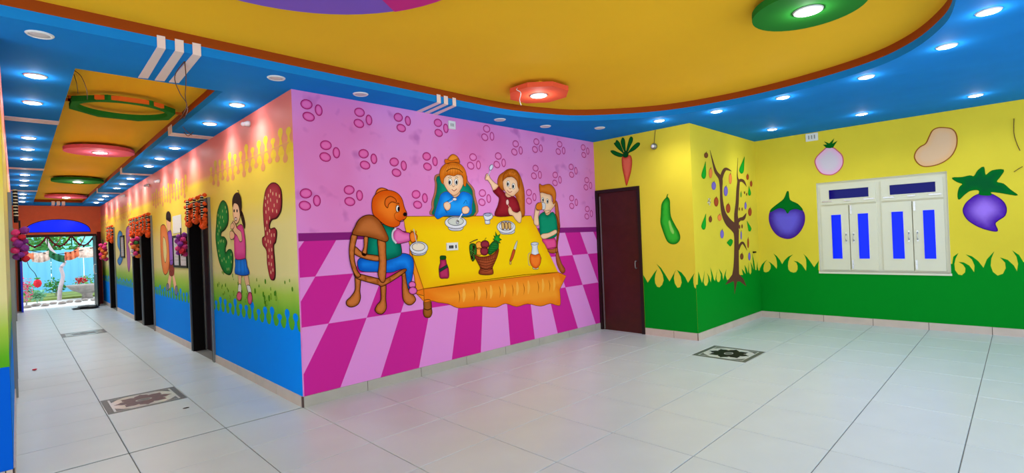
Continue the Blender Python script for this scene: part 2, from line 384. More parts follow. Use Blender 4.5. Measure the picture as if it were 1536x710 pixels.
# ------------------------------------------------------------------ skirting tiles
def skirting(name, label, ax, v, side, a, b, step, start, m, h=.1, gaps=()):
    """row of tiles along a wall foot; pieces are single tiles over a dark joint strip"""
    th = .012; segs = []; cuts = [(a, b)]
    for g0, g1 in gaps:
        nc = []
        for c0, c1 in cuts:
            if g1 <= c0 or g0 >= c1: nc.append((c0, c1)); continue
            if g0 > c0: nc.append((c0, g0))
            if g1 < c1: nc.append((g1, c1))
        cuts = nc
    mk = lambda u0, u1, d, z0, z1: ((v, u0, z0), (v+side*d, u1, z1)) if ax == 0 else ((u0, v, z0), (u1, v+side*d, z1))
    root = boxes(name, [mk(c0, c1, .006, .0, h-.003) for c0, c1 in cuts], None, 'joint_dark', 'structure'); meta(root, label, 'skirting')
    for c0, c1 in cuts:
        k = math.floor((c0-start)/step)
        while start+k*step < c1-1e-4:
            u0, u1 = max(c0, start+k*step), min(c1, start+(k+1)*step); k += 1
            if u1-u0 > .02: box('skirting_tile', *mk(u0+.003, u1-.003, th, .0, h), root, m)
skirting('baseboard_pink', 'grey tile skirting under the pink mural wall', 1, YP, -1, XB-.01, XC, TX, X0T, 'skirting_grey')
skirting('baseboard_corridor_right', 'beige tile skirting along the right corridor wall', 0, XB, -1, YP, YE, TY, Y0T, 'skirting', gaps=[(a-.05, b+.05) for a, b in DOORS])
skirting('baseboard_corridor_left', 'tile skirting along the left corridor wall', 0, XL, 1, YP, YE, TY, Y0T, 'skirting', gaps=[(a-.05, b+.05) for a, b in DOORS[:1]+DOORS[3:]])
skirting('baseboard_alcove', 'pinkish tile skirting under the long gourd', 0, XC, -1, YT, 3.95, TY, Y0T, 'skirting')
skirting('baseboard_tree', 'pinkish tile skirting under the painted tree', 1, YT, -1, XC-.01, XW, TX, X0T, 'skirting')
skirting('baseboard_right', 'pinkish tile skirting below the window', 0, XW, -1, HY0, YT, TY, Y0T, 'skirting')
skirting('baseboard_left', 'tile skirting of the hall wall left of the corridor', 1, YP, -1, HX0, XL, TX, X0T, 'skirting')

# ------------------------------------------------------------------ patterned floor inlays
mat('inlay_white', (205, 205, 198), .15); mat('inlay_grey', (86, 90, 86), .4, var=.45, scale=70); mat('inlay_dark', (24, 25, 24), .5, var=.3, scale=40, spec=.1); mat('inlay_maroon', (88, 58, 58), .4, var=.35, scale=22)
for (i, j), lb, dk, ms in zip(INLAYS, ['square floor inlay with dark flower medallion before the yellow corner', 'patterned floor inlay with maroon flower medallion at the corridor mouth', 'grey patterned floor inlay far down the corridor'], ['inlay_dark', 'inlay_maroon', 'inlay_grey'], (1, 1, 1)):
    x0, y0 = X0T+i*TX, Y0T+j*TY; cx, cy = x0+TX/2, y0+TY/2
    t = thing('floor_inlay', lb, 'floor inlay', (cx, cy, 0))
    box('slab', (x0+g, y0+g, -.006), (x0+TX-g, y0+TY-g, .0), t, 'inlay_white')
    a = .318
    prism('border', rect(cx-a, cy-a*.98, cx+a, cy+a*.98), -.001, .0006, t, 'inlay_grey', holes=[rect(cx-a+.05, cy-a+.055, cx+a-.05, cy+a-.055)])
    fl = []
    for k in range(64):
        an = 2*math.pi*k/64; r = .2+.028*math.cos(8*an)+.014*math.cos(24*an); fl.append((cx+r*math.cos(an), cy+r*math.sin(an)))
    ring = [(cx+.07*math.cos(2*math.pi*k/20), cy+.05*math.sin(2*math.pi*k/20)) for k in range(20)]
    prism('medallion', fl, -.001, .0006, t, dk, holes=[ring]); prism('medallion_eye', [(cx+(x-cx)*.8, cy+(y-cy)*.8) for x, y in ring], -.001, .0006, t, 'inlay_grey')
    for sx in (-1, 1):
        for sy in (-1, 1):
            q = [(cx+sx*(.25), cy+sy*(.25)), (cx+sx*.14, cy+sy*.25), (cx+sx*.19, cy+sy*.215), (cx+sx*.215, cy+sy*.18), (cx+sx*.25, cy+sy*.13)]
            prism('corner_ornament', q if sx*sy > 0 else q[::-1], -.001, .0006, t, 'inlay_grey')

# ================================================================== LAMPS
def lamp(name, loc, watts, rad, parent, col=(.91, .97, 1)):
    l = bpy.data.lights.new(name, 'SPOT'); l.energy = watts; l.shadow_soft_size = rad; l.color = col; l.spot_size = math.radians(152); l.spot_blend = 1
    o = bpy.data.objects.new(name, l); C.objects.link(o); o.parent = parent; o.location = Vector(loc)-chain_org(parent); return o
def glow(name, loc, watts, parent):     # extra point light added for the bloom halo round a lamp
    l = bpy.data.lights.new(name, 'POINT'); l.energy = watts; l.shadow_soft_size = .02
    o = bpy.data.objects.new(name, l); C.objects.link(o); o.parent = parent; o.location = Vector(loc)-chain_org(parent); return o
DL = {}
def downlight(x, y, lit, label, group):
    t = thing('downlight', label, 'downlight', (x, y, H), group)
    if not DL:
        a = lathe('rim', [(.054, -.002), (.058, -.009), (.066, -.009), (.074, -.001), (.074, .0)], (0, 0, 0), None, 'white_plastic', 24)
        b = lathe('lens', [(.055, -.0), (.053, -.009), (.03, -.016), (.0, -.018)], (0, 0, 0), None, 'lit_lens', 24)
        c = lathe('lens', [(.055, -.0), (.053, -.005), (.03, -.006), (.0, -.006)], (0, 0, 0), None, 'off_lens', 24)
        for k, q in zip('rlo', (a, b, c)): DL[k] = q.data; bpy.data.objects.remove(q)
    for nm, k in (('rim', 'r'), ('lens', 'l' if lit else 'o')):
        o = bpy.data.objects.new(nm, DL[k]); C.objects.link(o); o.parent = t
    if lit: lamp('light', (x, y, H-.03), DOWN_W, .025, t); glow('halo_glow', (x, y, H-.042), 1.6, t)
ordn = ['first', 'second', 'third', 'fourth', 'fifth', 'sixth', 'seventh', 'eighth', 'ninth', 'tenth', 'eleventh', 'twelfth']
for side, x, ys in (('left', .15, [5.59, 6.58, 8.55, 9.45, 10.4, 12.4, 13.3, 14.25, 16.2, 17.2, 18.4]), ('right', 1.645, [5.59, 6.6, 8.42, 9.48, 10.4, 12.3, 13.3, 14.2, 16.2, 17.2, 18.3])):
    for k, y in enumerate(ys): downlight(x, y, True, f'added unseen downlight, {ordn[k]} from the hall in the {side} corridor soffit', f'lit downlights in the {side} corridor soffit')
for k, (x, y) in enumerate([(6.09, 3.32), (6.24, 2.62), (6.24, 1.86), (6.11, 1.05), (5.64, .4), (4.96, .12)]):
    downlight(x, y, True, f'added unseen downlight, {ordn[k]} from the alcove corner along the curved yellow tray', 'lit downlights along the curved tray')
for k, (x, y) in enumerate([(8.1, 2.58), (8.1, 1.46), (8.15, .34), (8.12, -.8), (8.12, -1.95)]):  # the out-of-view end of this row is added to light the hall
    downlight(x, y, True, f'added unseen downlight, {ordn[k]} from the painted tree in the row above the window wall', 'lit downlights before the window wall')
for k, (x, y, tx) in enumerate([(.15, 4.53, 'above the corridor mouth at the far left'), (1.65, 4.51, 'above the corner of the pink wall'), (2.45, 4.52, 'over the paw prints, left of the pale stripes'), (4.31, 4.5, 'over the pink wall, right of the pale stripes'), (5.07, 4.42, 'over the boy at the pink wall'), (5.78, 4.05, 'near the alcove end of the pink wall')]):
    downlight(x, y, False, 'unlit white downlight '+tx, 'unlit downlights along the pink wall')
for k, x in enumerate([3.6, 2.2, .8, -.6]):  # unseen downlights added to brighten the hall
    downlight(x, -.15, True, f'added unseen downlight, {ordn[k]} in the row overhead behind the viewer', 'added downlights behind the viewer')
    downlight(x, -2.2, True, f'added unseen downlight, {ordn[k]} in the rear row behind the viewer', 'added downlights at the rear of the hall')

mat('disc_coral', (232, 92, 62), .8, spec=.05); mat('disc_green', (38, 120, 42), .8, spec=.05); mat('disc_pink', (232, 104, 128), .8, spec=.05); mat('disc_purple', (132, 92, 190), .8, spec=.05); mat('disc_magenta', (206, 50, 130), .8, spec=.05); mat('disc_orange', (232, 112, 40), .8, spec=.05)
ZD = HT-.085
def disc_lamp(name, label, x, y, r, m, n=40, lit=True, thick=.05, lr=.075, rot=0, lxy=None):
    t = thing(name, label, 'ceiling lamp', (x, y, HT))
    loop = [(x+r*math.cos(rot+2*math.pi*k/n), y+r*math.sin(rot+2*math.pi*k/n)) for k in range(n)]
    prism('disc', loop, ZD, ZD+thick, t, m)
    box('mount', (x-r*.5, y-r*.5, ZD+thick), (x+r*.5, y+r*.5, HT), t, 'tray_yellow')
    if lit:
        lx, ly = lxy or (x, y)
        lathe('rim', [(lr, -.002), (lr+.006, -.01), (lr+.018, -.008), (lr+.022, 0)], (lx, ly, ZD), t, 'white_plastic', 28)
        lathe('lens', [(lr, -.0), (lr*.97, -.012), (lr*.6, -.018), (0, -.02)], (lx, ly, ZD), t, 'lit_lens', 28)
        lamp('light', (lx, ly, ZD-.055), DISC_W, .04, t); glow('halo_glow', (lx, ly, ZD-.05), 3.0, t)
    return t
def on_disc(px, z=ZD): h = hit(px, 2, z); return h.x, h.y
x, y = on_disc((808, 143)); tc = disc_lamp('disc_lamp', 'coral octagonal ceiling disc with a lit lamp over the table mural', x, y, .335, 'disc_coral', 8, rot=.39)
tube('wire', [(x-.3, y+.02, ZD+.03), (x-.34, y, ZD), (x-.3, y-.02, ZD-.03), (x-.27, y+.03, ZD-.09), (x-.22, y+.06, ZD-.13)], .004, tc, 'white_plastic')
x, y = on_disc((1212, 16)); disc_lamp('disc_lamp', 'round green ceiling disc with a lit lamp near the curved tray edge', x, y, .36, 'disc_green')
x, y = on_disc((150, 229)); disc_lamp('disc_lamp', 'round pink ceiling disc with a lit lamp, nearest lit disc in the corridor', x, y, .42, 'disc_pink')
x, y = on_disc((117, 273)); disc_lamp('disc_lamp', 'round green ceiling disc with a lit lamp in the corridor', x, y, .42, 'disc_green')
x, y = on_disc((98, 298)); disc_lamp('disc_lamp', 'small pink ceiling disc with a lit lamp farthest down the corridor', x, 17.6, .42, 'disc_pink')
# big purple disc overhead, with a magenta sector
A_, B_, D_ = [Vector((*on_disc(p), 0)) for p in ((376, 5), (500, 21.5), (645, 5))]
def circum(a, b, c):
    d = 2*(a.x*(b.y-c.y)+b.x*(c.y-a.y)+c.x*(a.y-b.y))
    ux = (a.length_squared*(b.y-c.y)+b.length_squared*(c.y-a.y)+c.length_squared*(a.y-b.y))/d
    uy = (a.length_squared*(c.x-b.x)+b.length_squared*(a.x-c.x)+c.length_squared*(b.x-a.x))/d
    return ux, uy, (a-Vector((ux, uy, 0))).length
px_, py_, pr_ = circum(A_, B_, D_)
tp = disc_lamp('ceiling_disc', 'large purple ceiling disc with a magenta sector overhead', px_, py_, pr_, 'disc_purple', 64, lit=False)
h1, h2 = on_disc((592, 17)), (px_, py_)
a0 = math.atan2(h1[1]-py_, h1[0]-px_); loop = [(px_, py_)]+[(px_+(pr_+.002)*math.cos(a0-k*.1), py_+(pr_+.002)*math.sin(a0-k*.1)) for k in range(10)]
prism('sector', loop[::-1], ZD-.004, ZD+.05, tp, 'disc_magenta')
# octagonal hoop without a lamp
hx, hy = on_disc((186, 166)); th = thing('ceiling_hoop', 'green octagonal ceiling hoop with orange inset and empty round hole', 'ceiling hoop', (hx, hy, HT))
oc = [(hx+.47*math.cos(math.pi/8+k*math.pi/4), hy+.45*math.sin(math.pi/8+k*math.pi/4)) for k in range(8)]; ic = [(hx+.385*math.cos(2*math.pi*k/40), hy+.36*math.sin(2*math.pi*k/40)) for k in range(40)]
prism('ring', oc, ZD-.01, ZD+.045, th, 'disc_green', holes=[ic])
sec = [(hx+.39*math.cos(a), hy+.365*math.sin(a)) for a in np.linspace(math.pi*1.3, math.pi*1.72, 10)]+[(hx+.47*math.cos(a), hy+.45*math.sin(a)) for a in np.linspace(math.pi*1.72, math.pi*1.3, 4)]
prism('inset', sec, ZD-.003, ZD+.04, th, 'disc_orange')
for sx in (-1, 1): box('hanger_bar', (hx+sx*.42, hy-.012, ZD+.03), (hx+sx*.53, hy+.012, ZD+.055), th, 'disc_orange'); box('hanger', (hx+sx*.44-.012, hy-.012, ZD+.03), (hx+sx*.44+.012, hy+.012, HT), th, 'disc_orange')
mat('wire_brown', (92, 50, 30), .6)
def wires(name, label, paths, m='wire_brown', r=.004):
    t = thing(name, label, 'wire', paths[0][0])
    for p in paths: tube('strand', p, r, t, m, 5)
def wp_(px, z): h = hit(px, 2, z); return (h.x, h.y, h.z)
wires('loose_wire', 'loose brown twin wire hanging by the right edge of the corridor tray', [[wp_((277, 92), H), wp_((262, 115), H-.05), wp_((270, 140), H-.06), wp_((280, 158), H-.02), wp_((270, 178), H+.06), wp_((262, 184), H+.1)], [wp_((277, 92), H), wp_((279, 118), H-.05), wp_((278, 145), H-.05), wp_((281, 165), H-.02), wp_((275, 180), H+.06)]])
wires('loose_wire', 'thin brown wire hanging from the tray corner to the green hoop', [[wp_((112, 106), HT-.01), wp_((122, 115), H+.02), wp_((130, 135), H), wp_((131, 152), ZD+.02)], [wp_((111, 112), HT-.01), wp_((115, 125), H+.05), wp_((117, 140), H+.08)]], r=.003)
wires('loose_wire', 'short brown wires poking out by the pale ceiling stripes', [[wp_((274, 190), H), wp_((280, 197), H-.04), wp_((288, 203), H-.03)], [wp_((276, 198), H), wp_((282, 204), H-.05), wp_((290, 198), H-.02)]])
wires('loose_wire', 'brown wires looping down the yellow wall at the right edge', [[tuple(hit(p, 0, XW-.012)) for p in ((1521, 178), (1521, 200), (1525, 215), (1530, 226))], [tuple(hit(p, 0, XW-.012)) for p in ((1521, 258), (1527, 254), (1534, 250))]])

# ================================================================== DOORS AND WINDOW
# brown door in the alcove
t = thing('door_1', 'closed dark brown flush door in a black frame beside the pink wall', 'door', (XC, 4.36, 0), kind='structure')
boxes('frame', [((XC-.02, 3.955, 0), (XC+.1, 4.0, 2.2)), ((XC-.02, 4.70, 0), (XC+.1, YP-.004, 2.2)), ((XC-.02, 4.0, 2.15), (XC+.1, 4.70, 2.2))], t, 'frame_dark')
lf = box('leaf', (XC+.012, 4.0, .0), (XC+.05, 4.70, 2.15), t, 'door_brown')
box('edge_strip', (XC-.001, 4.668, .012), (XC+.012, 4.684, 2.1), t, 'steel_grey')
tube('handle', [(XC+.014, 4.06, .98), (XC-.03, 4.06, .98), (XC-.03, 4.06, 1.08), (XC+.014, 4.06, 1.08)], .008, t, 'steel_grey', sm=3)
# window
WX = XW+.07
t = thing('window_1', 'white wooden window with four blue-paned shutters and two blue top lights', 'window', (XW, 1.47, WZ0), kind='structure')
boxes('frame', [((XW+.03, WY0+.003, WZ0), (XW+.13, WY0+.05, WZ1-.003)), ((XW+.03, WY1-.05, WZ0), (XW+.13, WY1-.003, WZ1-.003))]+[((XW+.03, ya, za), (XW+.13, yb, zb)) for ya, yb in ((WY0+.05, 1.425), (1.495, WY1-.05)) for za, zb in ((WZ0, WZ0+.035), (1.795, 1.835), (WZ1-.075, WZ1-.003))]+[((XW+.03, 1.425, WZ0), (XW+.13, 1.495, WZ1-.003))], t, 'cream_wood')
for ya in (1.833, 1.078): box('light_stop', (XW+.055, ya-.02, WZ0+.036), (XW+.075, ya+.02, 1.794), t, 'cream_wood')  # strips added behind the shutter joints to stop light leaking through
box('sill', (XW-.012, WY0-.01, WZ0-.03), (XW+.05, WY1+.01, WZ0), t, 'cream_wood')
boxes('reveal', [((XW-.001, WY0+.003, WZ1-.003), (XW+.028, WY1-.003, WZ1)), ((XW-.001, WY1-.003, WZ0), (XW+.028, WY1, WZ1)), ((XW-.001, WY0, WZ0), (XW+.028, WY0+.003, WZ1))], t, 'cream_wood')
def sash(nm, y0, y1, z0, z1, py0, py1, pz0, pz1, gm, xo):
    xa, xb = XW+.012+xo, XW+.052+xo
    s = wall_slab(nm, 0, xa, xb, rect(y0, z0, y1, z1), [rect(py0, pz0, py1, pz1)], t, 'cream_wood')
    box('pane', (xa+.014, py0, pz0), (xa+.02, py1, pz1), s, gm)
    e = .012
    boxes('bead', [((xa-.004, py0-e, pz0-e), (xa+.014, py0, pz1+e)), ((xa-.004, py1, pz0-e), (xa+.014, py1+e, pz1+e)), ((xa-.004, py0, pz0-e), (xa+.014, py1, pz0)), ((xa-.004, py0, pz1), (xa+.014, py1, pz1+e))], s, 'cream_wood')
    return s, xa
Tw = crop(1210, 240, 3.944)
def wyz(p): h = hit(Tw(p), 0, XW+.03); return h.y, h.z
def panes(a, b): (y1, z1), (y0, z0) = wyz(a), wyz(b); return y0, y1, z0, z1
sh = [((147, 335), (216, 605), 1.835, 2.205), ((303, 325), (377, 606), 1.485, 1.83), ((502, 315), (584, 607), 1.08, 1.432), ((688, 303), (770, 608), .735, 1.075)]
zz0, zz1 = .985, 1.66
for a, b, y0, y1 in sh:
    p0, p1, _, _ = panes(a, b); s, xa = sash('shutter', y0+.003, y1-.003, WZ0+.03, 1.8, p0, p1, zz0, zz1, 'blue_glass', 0)
    inner_y = y0+.045 if a[0] in (147, 502) else y1-.045
    h = tube('handle', [(xa, inner_y, 1.25), (xa-.028, inner_y, 1.26), (xa-.028, inner_y, 1.35), (xa, inner_y, 1.36)], .006, s, 'chrome', sm=3)
    boxes('handle_plate', [((xa-.003, inner_y-.01, 1.23), (xa, inner_y+.01, 1.27)), ((xa-.003, inner_y-.01, 1.34), (xa, inner_y+.01, 1.38))], s, 'chrome')
    if a[0] in (303, 688):
        for z in (WZ0+.05, 1.66):
            boxes('tower_bolt', [((xa-.004, y1-.035, z), (xa, y1-.012, z+.13)), ((xa-.016, y1-.028, z+.005), (xa-.004, y1-.019, z+.125)), ((xa-.03, y1-.028, z+.06), (xa-.012, y1-.019, z+.07))], s, 'chrome')
for a, b, y0, y1 in [((130, 170), (372, 240), 1.488, 2.205), ((488, 137), (768, 212), .735, 1.43)]:
    p0, p1, z0, z1 = panes(a, b); s, xa = sash('top_light', y0+.003, y1-.003, 1.826, 2.105, p0+.005, p1-.005, 1.905, 2.045, 'dark_blue_glass', -.004)
    for yy in (y0+.09, y1-.09): boxes('stay_bolt', [((xa-.004, yy-.065, 1.862), (xa, yy+.065, 1.882)), ((xa-.014, yy-.06, 1.868), (xa-.004, yy+.06, 1.876))], s, 'chrome')
    boxes('catch', [((xa-.004, (y0+y1)/2-.045, 1.865), (xa, (y0+y1)/2+.045, 1.885)), ((xa-.02, (y0+y1)/2-.03, 1.87), (xa-.004, (y0+y1)/2+.03, 1.878))], s, 'chrome')
# corridor doors
def corridor_door(nm, a, b, xw, side, label):
    """frame lines the opening, the leaf sits back in the wall"""
    d = lambda v: xw+side*v
    t = thing(nm, label, 'door', (xw, (a+b)/2, 0), kind='structure')
    fr = boxes('frame', [((d(-.022), a-.045, 0), (d(.16), a+.03, DH+.03)), ((d(-.022), b-.03, 0), (d(.16), b+.045, DH+.03)), ((d(-.022), a+.03, DH-.04), (d(.16), b-.03, DH+.03))], t, 'door_black')
    box('leaf', (d(.15), a+.03, .01), (d(.19), b-.03, DH-.04), t, 'door_plum')
    box('edge_strip', (d(.135), b-.06, .01), (d(.152), b-.03, DH-.04), t, 'steel_grey')
    box('architrave', (d(-.03), a-.06, 0), (d(-.0), a-.04, DH+.03), t, 'steel_grey'); box('architrave', (d(-.03), b+.04, 0), (d(-.0), b+.06, DH+.03), t, 'steel_grey')
    return t
dl = ['nearest black corridor doorway beside the letter E', 'second black corridor doorway', 'third black corridor doorway close behind the second', 'farthest black doorway on the right corridor wall']
for k, (a, b) in enumerate(DOORS): corridor_door(f'door_{k+2}', a, b, XB, 1, dl[k])
for k, (a, b) in enumerate(DOORS[:1]+DOORS[3:]): corridor_door(f'door_{k+6}', a, b, XL, -1, ['near doorway on the left corridor wall', 'far doorway on the left corridor wall'][k])

# garlands and flower bunches at the doorways
mat('marigold', (240, 84, 14), .8, var=.2, scale=60); mat('tuberose', (240, 232, 205), .8); mat('string_dark', (30, 20, 18), .8)
mat('bloom_pink', (232, 60, 130), .7, var=.2, scale=30); mat('bloom_purple', (140, 50, 150), .7, var=.2, scale=30); mat('bloom_red', (205, 30, 50), .7, var=.2, scale=30); mat('bloom_orange', (240, 120, 50), .7, var=.2, scale=30); mat('bloom_white', (225, 215, 220), .7); mat('bloom_green', (60, 130, 60), .7)
def garland(label, y0, y1, x, z, side, marigold=True):
    """marigold strings looped along a door head with black-and-white tuberose strings between"""
    t = thing('door_garland', label, 'garland', (x, (y0+y1)/2, z), 'garlands over the corridor doorways')
    n = 3
    for k in range(n if marigold else 0):
        u = y0+(y1-y0)*(k+.5)/n; wd = (y1-y0)/n*.30; dp = (.42, .33, .36)[k]
        pts = []
        for i in range(34):
            s = i/33; yy = u-wd+2*wd*s; zz = z-dp*(1-abs(2*s-1)**5)
            pts.append(((x+side*(.026+.006*math.sin(i*2)), yy, zz), random.uniform(.03, .036)))
        blobs('marigold_string', pts, t, 'marigold', .2)['kind'] = 'stuff'
    for k in range(n):
        u = y0+(y1-y0)*(k+.5)/n if marigold else y0+(y1-y0)*(k+.2)/n
        for off in ((0,) if marigold else (-.07, .07)):
            blobs('tuberose_string', [((x+side*.034, u+off, z-.01-i*.034), (.024, .03, .011)) for i in range(9)], t, 'tuberose', .15)['kind'] = 'stuff'
            v, f = tube_data([(x+side*.034, u+off, z), (x+side*.034, u+off, z-.31)], .02); mesh('core', v, f, t, 'string_dark')
def bunch(label, c, r, cols, hgt):
    t = thing('flower_bunch', label, 'flower bunch', (c[0], c[1], c[2]+hgt/2))
    tube('ribbon', [(c[0], c[1], c[2]-hgt/2), (c[0], c[1], c[2]+hgt/2+.08)], .008, t, 'string_dark', sm=0)
    rr = random.Random(int(c[1]*10))
    for i in range(14):
        zz = c[2]+hgt*(i/13-.5)*.85; an = i*2.4; q = r*.55
        blobs('bloom', [((c[0]+q*math.cos(an), c[1]+q*math.sin(an), zz), r*rr.uniform(.42, .6))], t, rr.choice(cols) if i > 3 else cols[i % len(cols)], .12, fine=True)
for k, (a, b) in enumerate(DOORS):
    garland(['marigold and tuberose garland over the nearest corridor doorway', 'marigold and tuberose garland over the second corridor doorway', 'marigold and tuberose garland over the third corridor doorway', 'marigold garland over the farthest right-hand doorway'][k], a-.1, b+.02, XB-.026, DH+.06, -1)
garland('black and white striped garland over the left corridor doorway', DOORS[0][0]-.1, DOORS[0][1]+.1, XL+.026, DH+.06, 1, False)
bunch('pink and purple flower bunch hanging at the nearest right doorway', (XB-.11, 8.82, 1.6), .078, ['bloom_pink', 'bloom_purple', 'bloom_red', 'bloom_pink'], .34)
bunch('orange, green and pink flower bunch at the paired doorways', (XB-.12, 12.88, 1.62), .085, ['bloom_orange', 'bloom_white', 'bloom_pink', 'bloom_green', 'bloom_orange'], .42)
bunch('pink flower bunch at the farthest right doorway', (XB-.14, 17.97, 1.58), .1, ['bloom_pink', 'bloom_pink', 'bloom_orange'], .5)
bunch('purple and red flower bunch hanging at the left wall', (.035, 7.55, 1.64), .07, ['bloom_red', 'bloom_purple', 'bloom_purple', 'bloom_pink', 'bloom_white'], .36)

# ================================================================== PAINTED WALLS
# corridor dado: blue with knobs growing up into the green, yellow knobs into the pink
def knob_band(name, wall, y0, y1, zb, zt, period, hgt, col, lay, parent, phase=0, up=True):
    """band of paint with mushroom-shaped knobs along one edge"""
    sg = 1 if up else -1; top = []
    n = max(1, round((y1-y0)/period)); p = (y1-y0)/n
    for k in range(n):
        c = y0+(k+.5)*p; hh = hgt*(1+.22*math.sin(k*2.3+phase)); r = p*.30
        top += [(c-p*.5, zt), (c-p*.30, zt+sg*.012), (c-p*.16, zt+sg*hh*.3), (c-p*.13, zt+sg*hh*.5), (c-r, zt+sg*hh*.72), (c-r*.8, zt+sg*hh*.92), (c, zt+sg*hh), (c+r*.8, zt+sg*hh*.92), (c+r, zt+sg*hh*.72), (c+p*.13, zt+sg*hh*.5), (c+p*.16, zt+sg*hh*.3), (c+p*.30, zt+sg*.012)]
    top = [(q.x, q.y) for q in smoothpath([(a, b, 0) for a, b in top], 3)]
    return shape2(name, parent, wall, [(y0, zb)]+top+[(y1, zt), (y1, zb)], col, lay)
W_LEFT, W_CORL = Wall(1, YP, -1), Wall(0, XL, 1)
segs = []; last = YP
for a, b in DOORS: segs.append((last, a-.06)); last = b+.06
segs.append((last, YE))
for k, (a, b) in enumerate(segs):
    if b-a < .2: 
        shape2('blue_dado', wc, W_COR, rect(a, .1, b, .78), (0, 140, 250), 0); continue
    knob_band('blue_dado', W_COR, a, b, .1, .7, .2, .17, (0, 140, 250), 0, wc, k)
    knob_band('yellow_knobs', W_COR, a, b, 2.40, 2.47, .2, .17, (240, 200, 56), 0, wc, k)
    knob_band('pink_drips', W_COR, a+.1, b-.1, 2.50, 2.49, (b-a)/max(1, round((b-a)/.2)), .15, (232, 158, 100), .6, wc, k+1, False)
for a, b in ((YP, DOORS[0][0]-.06), (DOORS[0][1]+.06, DOORS[3][0]-.06), (DOORS[3][1]+.06, YE)): knob_band('blue_dado', W_CORL, a, b, .1, .7, .2, .17, (0, 140, 250), 0, wl)
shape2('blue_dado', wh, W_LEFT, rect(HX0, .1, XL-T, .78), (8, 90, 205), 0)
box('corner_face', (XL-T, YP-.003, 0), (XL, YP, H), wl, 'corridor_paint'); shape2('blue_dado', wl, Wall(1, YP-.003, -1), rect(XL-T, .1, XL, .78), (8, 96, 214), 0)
# bubbles in the green strip
rb = random.Random(3)
B = Brush(wc, W_COR)
for i in range(46):
    y = rb.uniform(4.85, 7.5); z = rb.uniform(.9, 1.22); r = rb.uniform(.008, .03)*(1.3-z*.5)
    shape2('bubble', wc, W_COR, [(y+r*math.cos(k*.628), z+r*1.3*math.sin(k*.628)) for k in range(10)], (86, 150, 26) if rb.random() < .5 else (150, 190, 60), .3+.03*i, line=(70, 128, 22), lw=.006)

# --- letters and girl by the corridor corner
T7 = crop(320, 260, 3.225)
def dots(b, uvpoly, n, col, lay, seed, r=.012, parent=None):
    A = uvpoly; rr = random.Random(seed); xs = [p[0] for p in A]; zs = [p[1] for p in A]; k = 0; tries = 0; pts = []
    def inside(x, z):
        c = False
        for i in range(len(A)):
            (x1, z1), (x2, z2) = A[i-1], A[i]
            if (z1 > z) != (z2 > z) and x < (x2-x1)*(z-z1)/(z2-z1)+x1: c = not c
        return c
    while k < n and tries < 4000:
        tries += 1; x, z = rr.uniform(min(xs), max(xs)), rr.uniform(min(zs), max(zs))
        if all(inside(x+dx, z+dz) for dx, dz in ((0, 0), (.035, 0), (-.035, 0), (0, .035), (0, -.035))) and all((x-a)**2+(z-c)**2 > .0045 for a, c in pts):
            pts.append((x, z)); shape2('dot', parent or b.p, b.w, [(x+r*math.cos(q*.785), z+1.7*r*math.sin(q*.785)) for q in range(8)], col, lay); k += 1
E_ = [(15, 250), (20, 190), (35, 145), (50, 133), (65, 150), (72, 190), (70, 240), (55, 270), (38, 285), (38, 305), (55, 310), (65, 330), (58, 360), (60, 385), (75, 370), (90, 375), (95, 410), (90, 470), (75, 490), (50, 475), (30, 430), (18, 370), (12, 310)]
F_ = [(248, 110), (258, 75), (280, 50), (305, 50), (325, 75), (330, 130), (325, 180), (305, 215), (280, 225), (270, 255), (278, 270), (298, 265), (305, 285), (300, 330), (290, 350), (295, 420), (298, 490), (290, 515), (275, 505), (262, 440), (258, 375), (240, 345), (238, 315), (250, 300), (245, 240), (242, 170)]
t = painted('painted_letter', 'green dotted letter E painted on the corridor wall beside the girl', W_COR, T7((60, 490))); b = Brush(t, W_COR, T7, lw=.012)
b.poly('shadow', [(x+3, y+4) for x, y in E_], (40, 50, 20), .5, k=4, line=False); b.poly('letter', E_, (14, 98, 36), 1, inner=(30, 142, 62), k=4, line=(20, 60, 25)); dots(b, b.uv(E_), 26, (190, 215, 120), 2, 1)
t = painted('painted_letter', 'red dotted letter F painted near the corner of the corridor wall', W_COR, T7((285, 515))); b = Brush(t, W_COR, T7, lw=.012)
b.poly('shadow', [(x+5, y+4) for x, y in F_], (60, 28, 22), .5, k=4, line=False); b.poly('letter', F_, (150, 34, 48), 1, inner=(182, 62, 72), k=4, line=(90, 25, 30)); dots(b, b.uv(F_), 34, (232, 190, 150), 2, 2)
SK = (240, 188, 148)
t = painted('painted_girl', 'painted girl in pink top and blue skirt holding the letter E', W_COR, T7((150, 630))); b = Brush(t, W_COR, T7, lw=.007)
b.poly('leg', [(121, 488), (137, 488), (135, 535), (136, 585), (121, 585), (124, 540)], SK, 1); b.poly('leg', [(148, 490), (166, 486), (178, 545), (187, 585), (174, 590), (162, 555)], SK, 1)
b.poly('sock', [(123, 540), (135, 540), (136, 580), (122, 580)], (235, 232, 225), 2, k=2); b.poly('sock', [(163, 545), (178, 545), (186, 580), (174, 585)], (235, 232, 225), 2, k=2)
b.ell('shoe', (127, 595), 12, 22, (200, 60, 100), 3, inner=(225, 95, 130)); b.ell('shoe', (179, 605), 11, 30, (200, 60, 100), 3, inner=(225, 95, 130))
b.poly('skirt', [(110, 412), (155, 410), (166, 450), (176, 486), (150, 496), (125, 492), (106, 482), (108, 445)], (10, 80, 190), 4, inner=(25, 125, 235))
for q in (120, 135, 150): b.stroke('pleat', [(q, 420), (q+(q-132)*.3, 484)], .008, (8, 60, 150), 5)
b.poly('top', [(104, 300), (116, 262), (138, 248), (150, 275), (158, 340), (158, 400), (152, 414), (110, 414), (104, 360)], (205, 50, 130), 5, inner=(228, 88, 160))
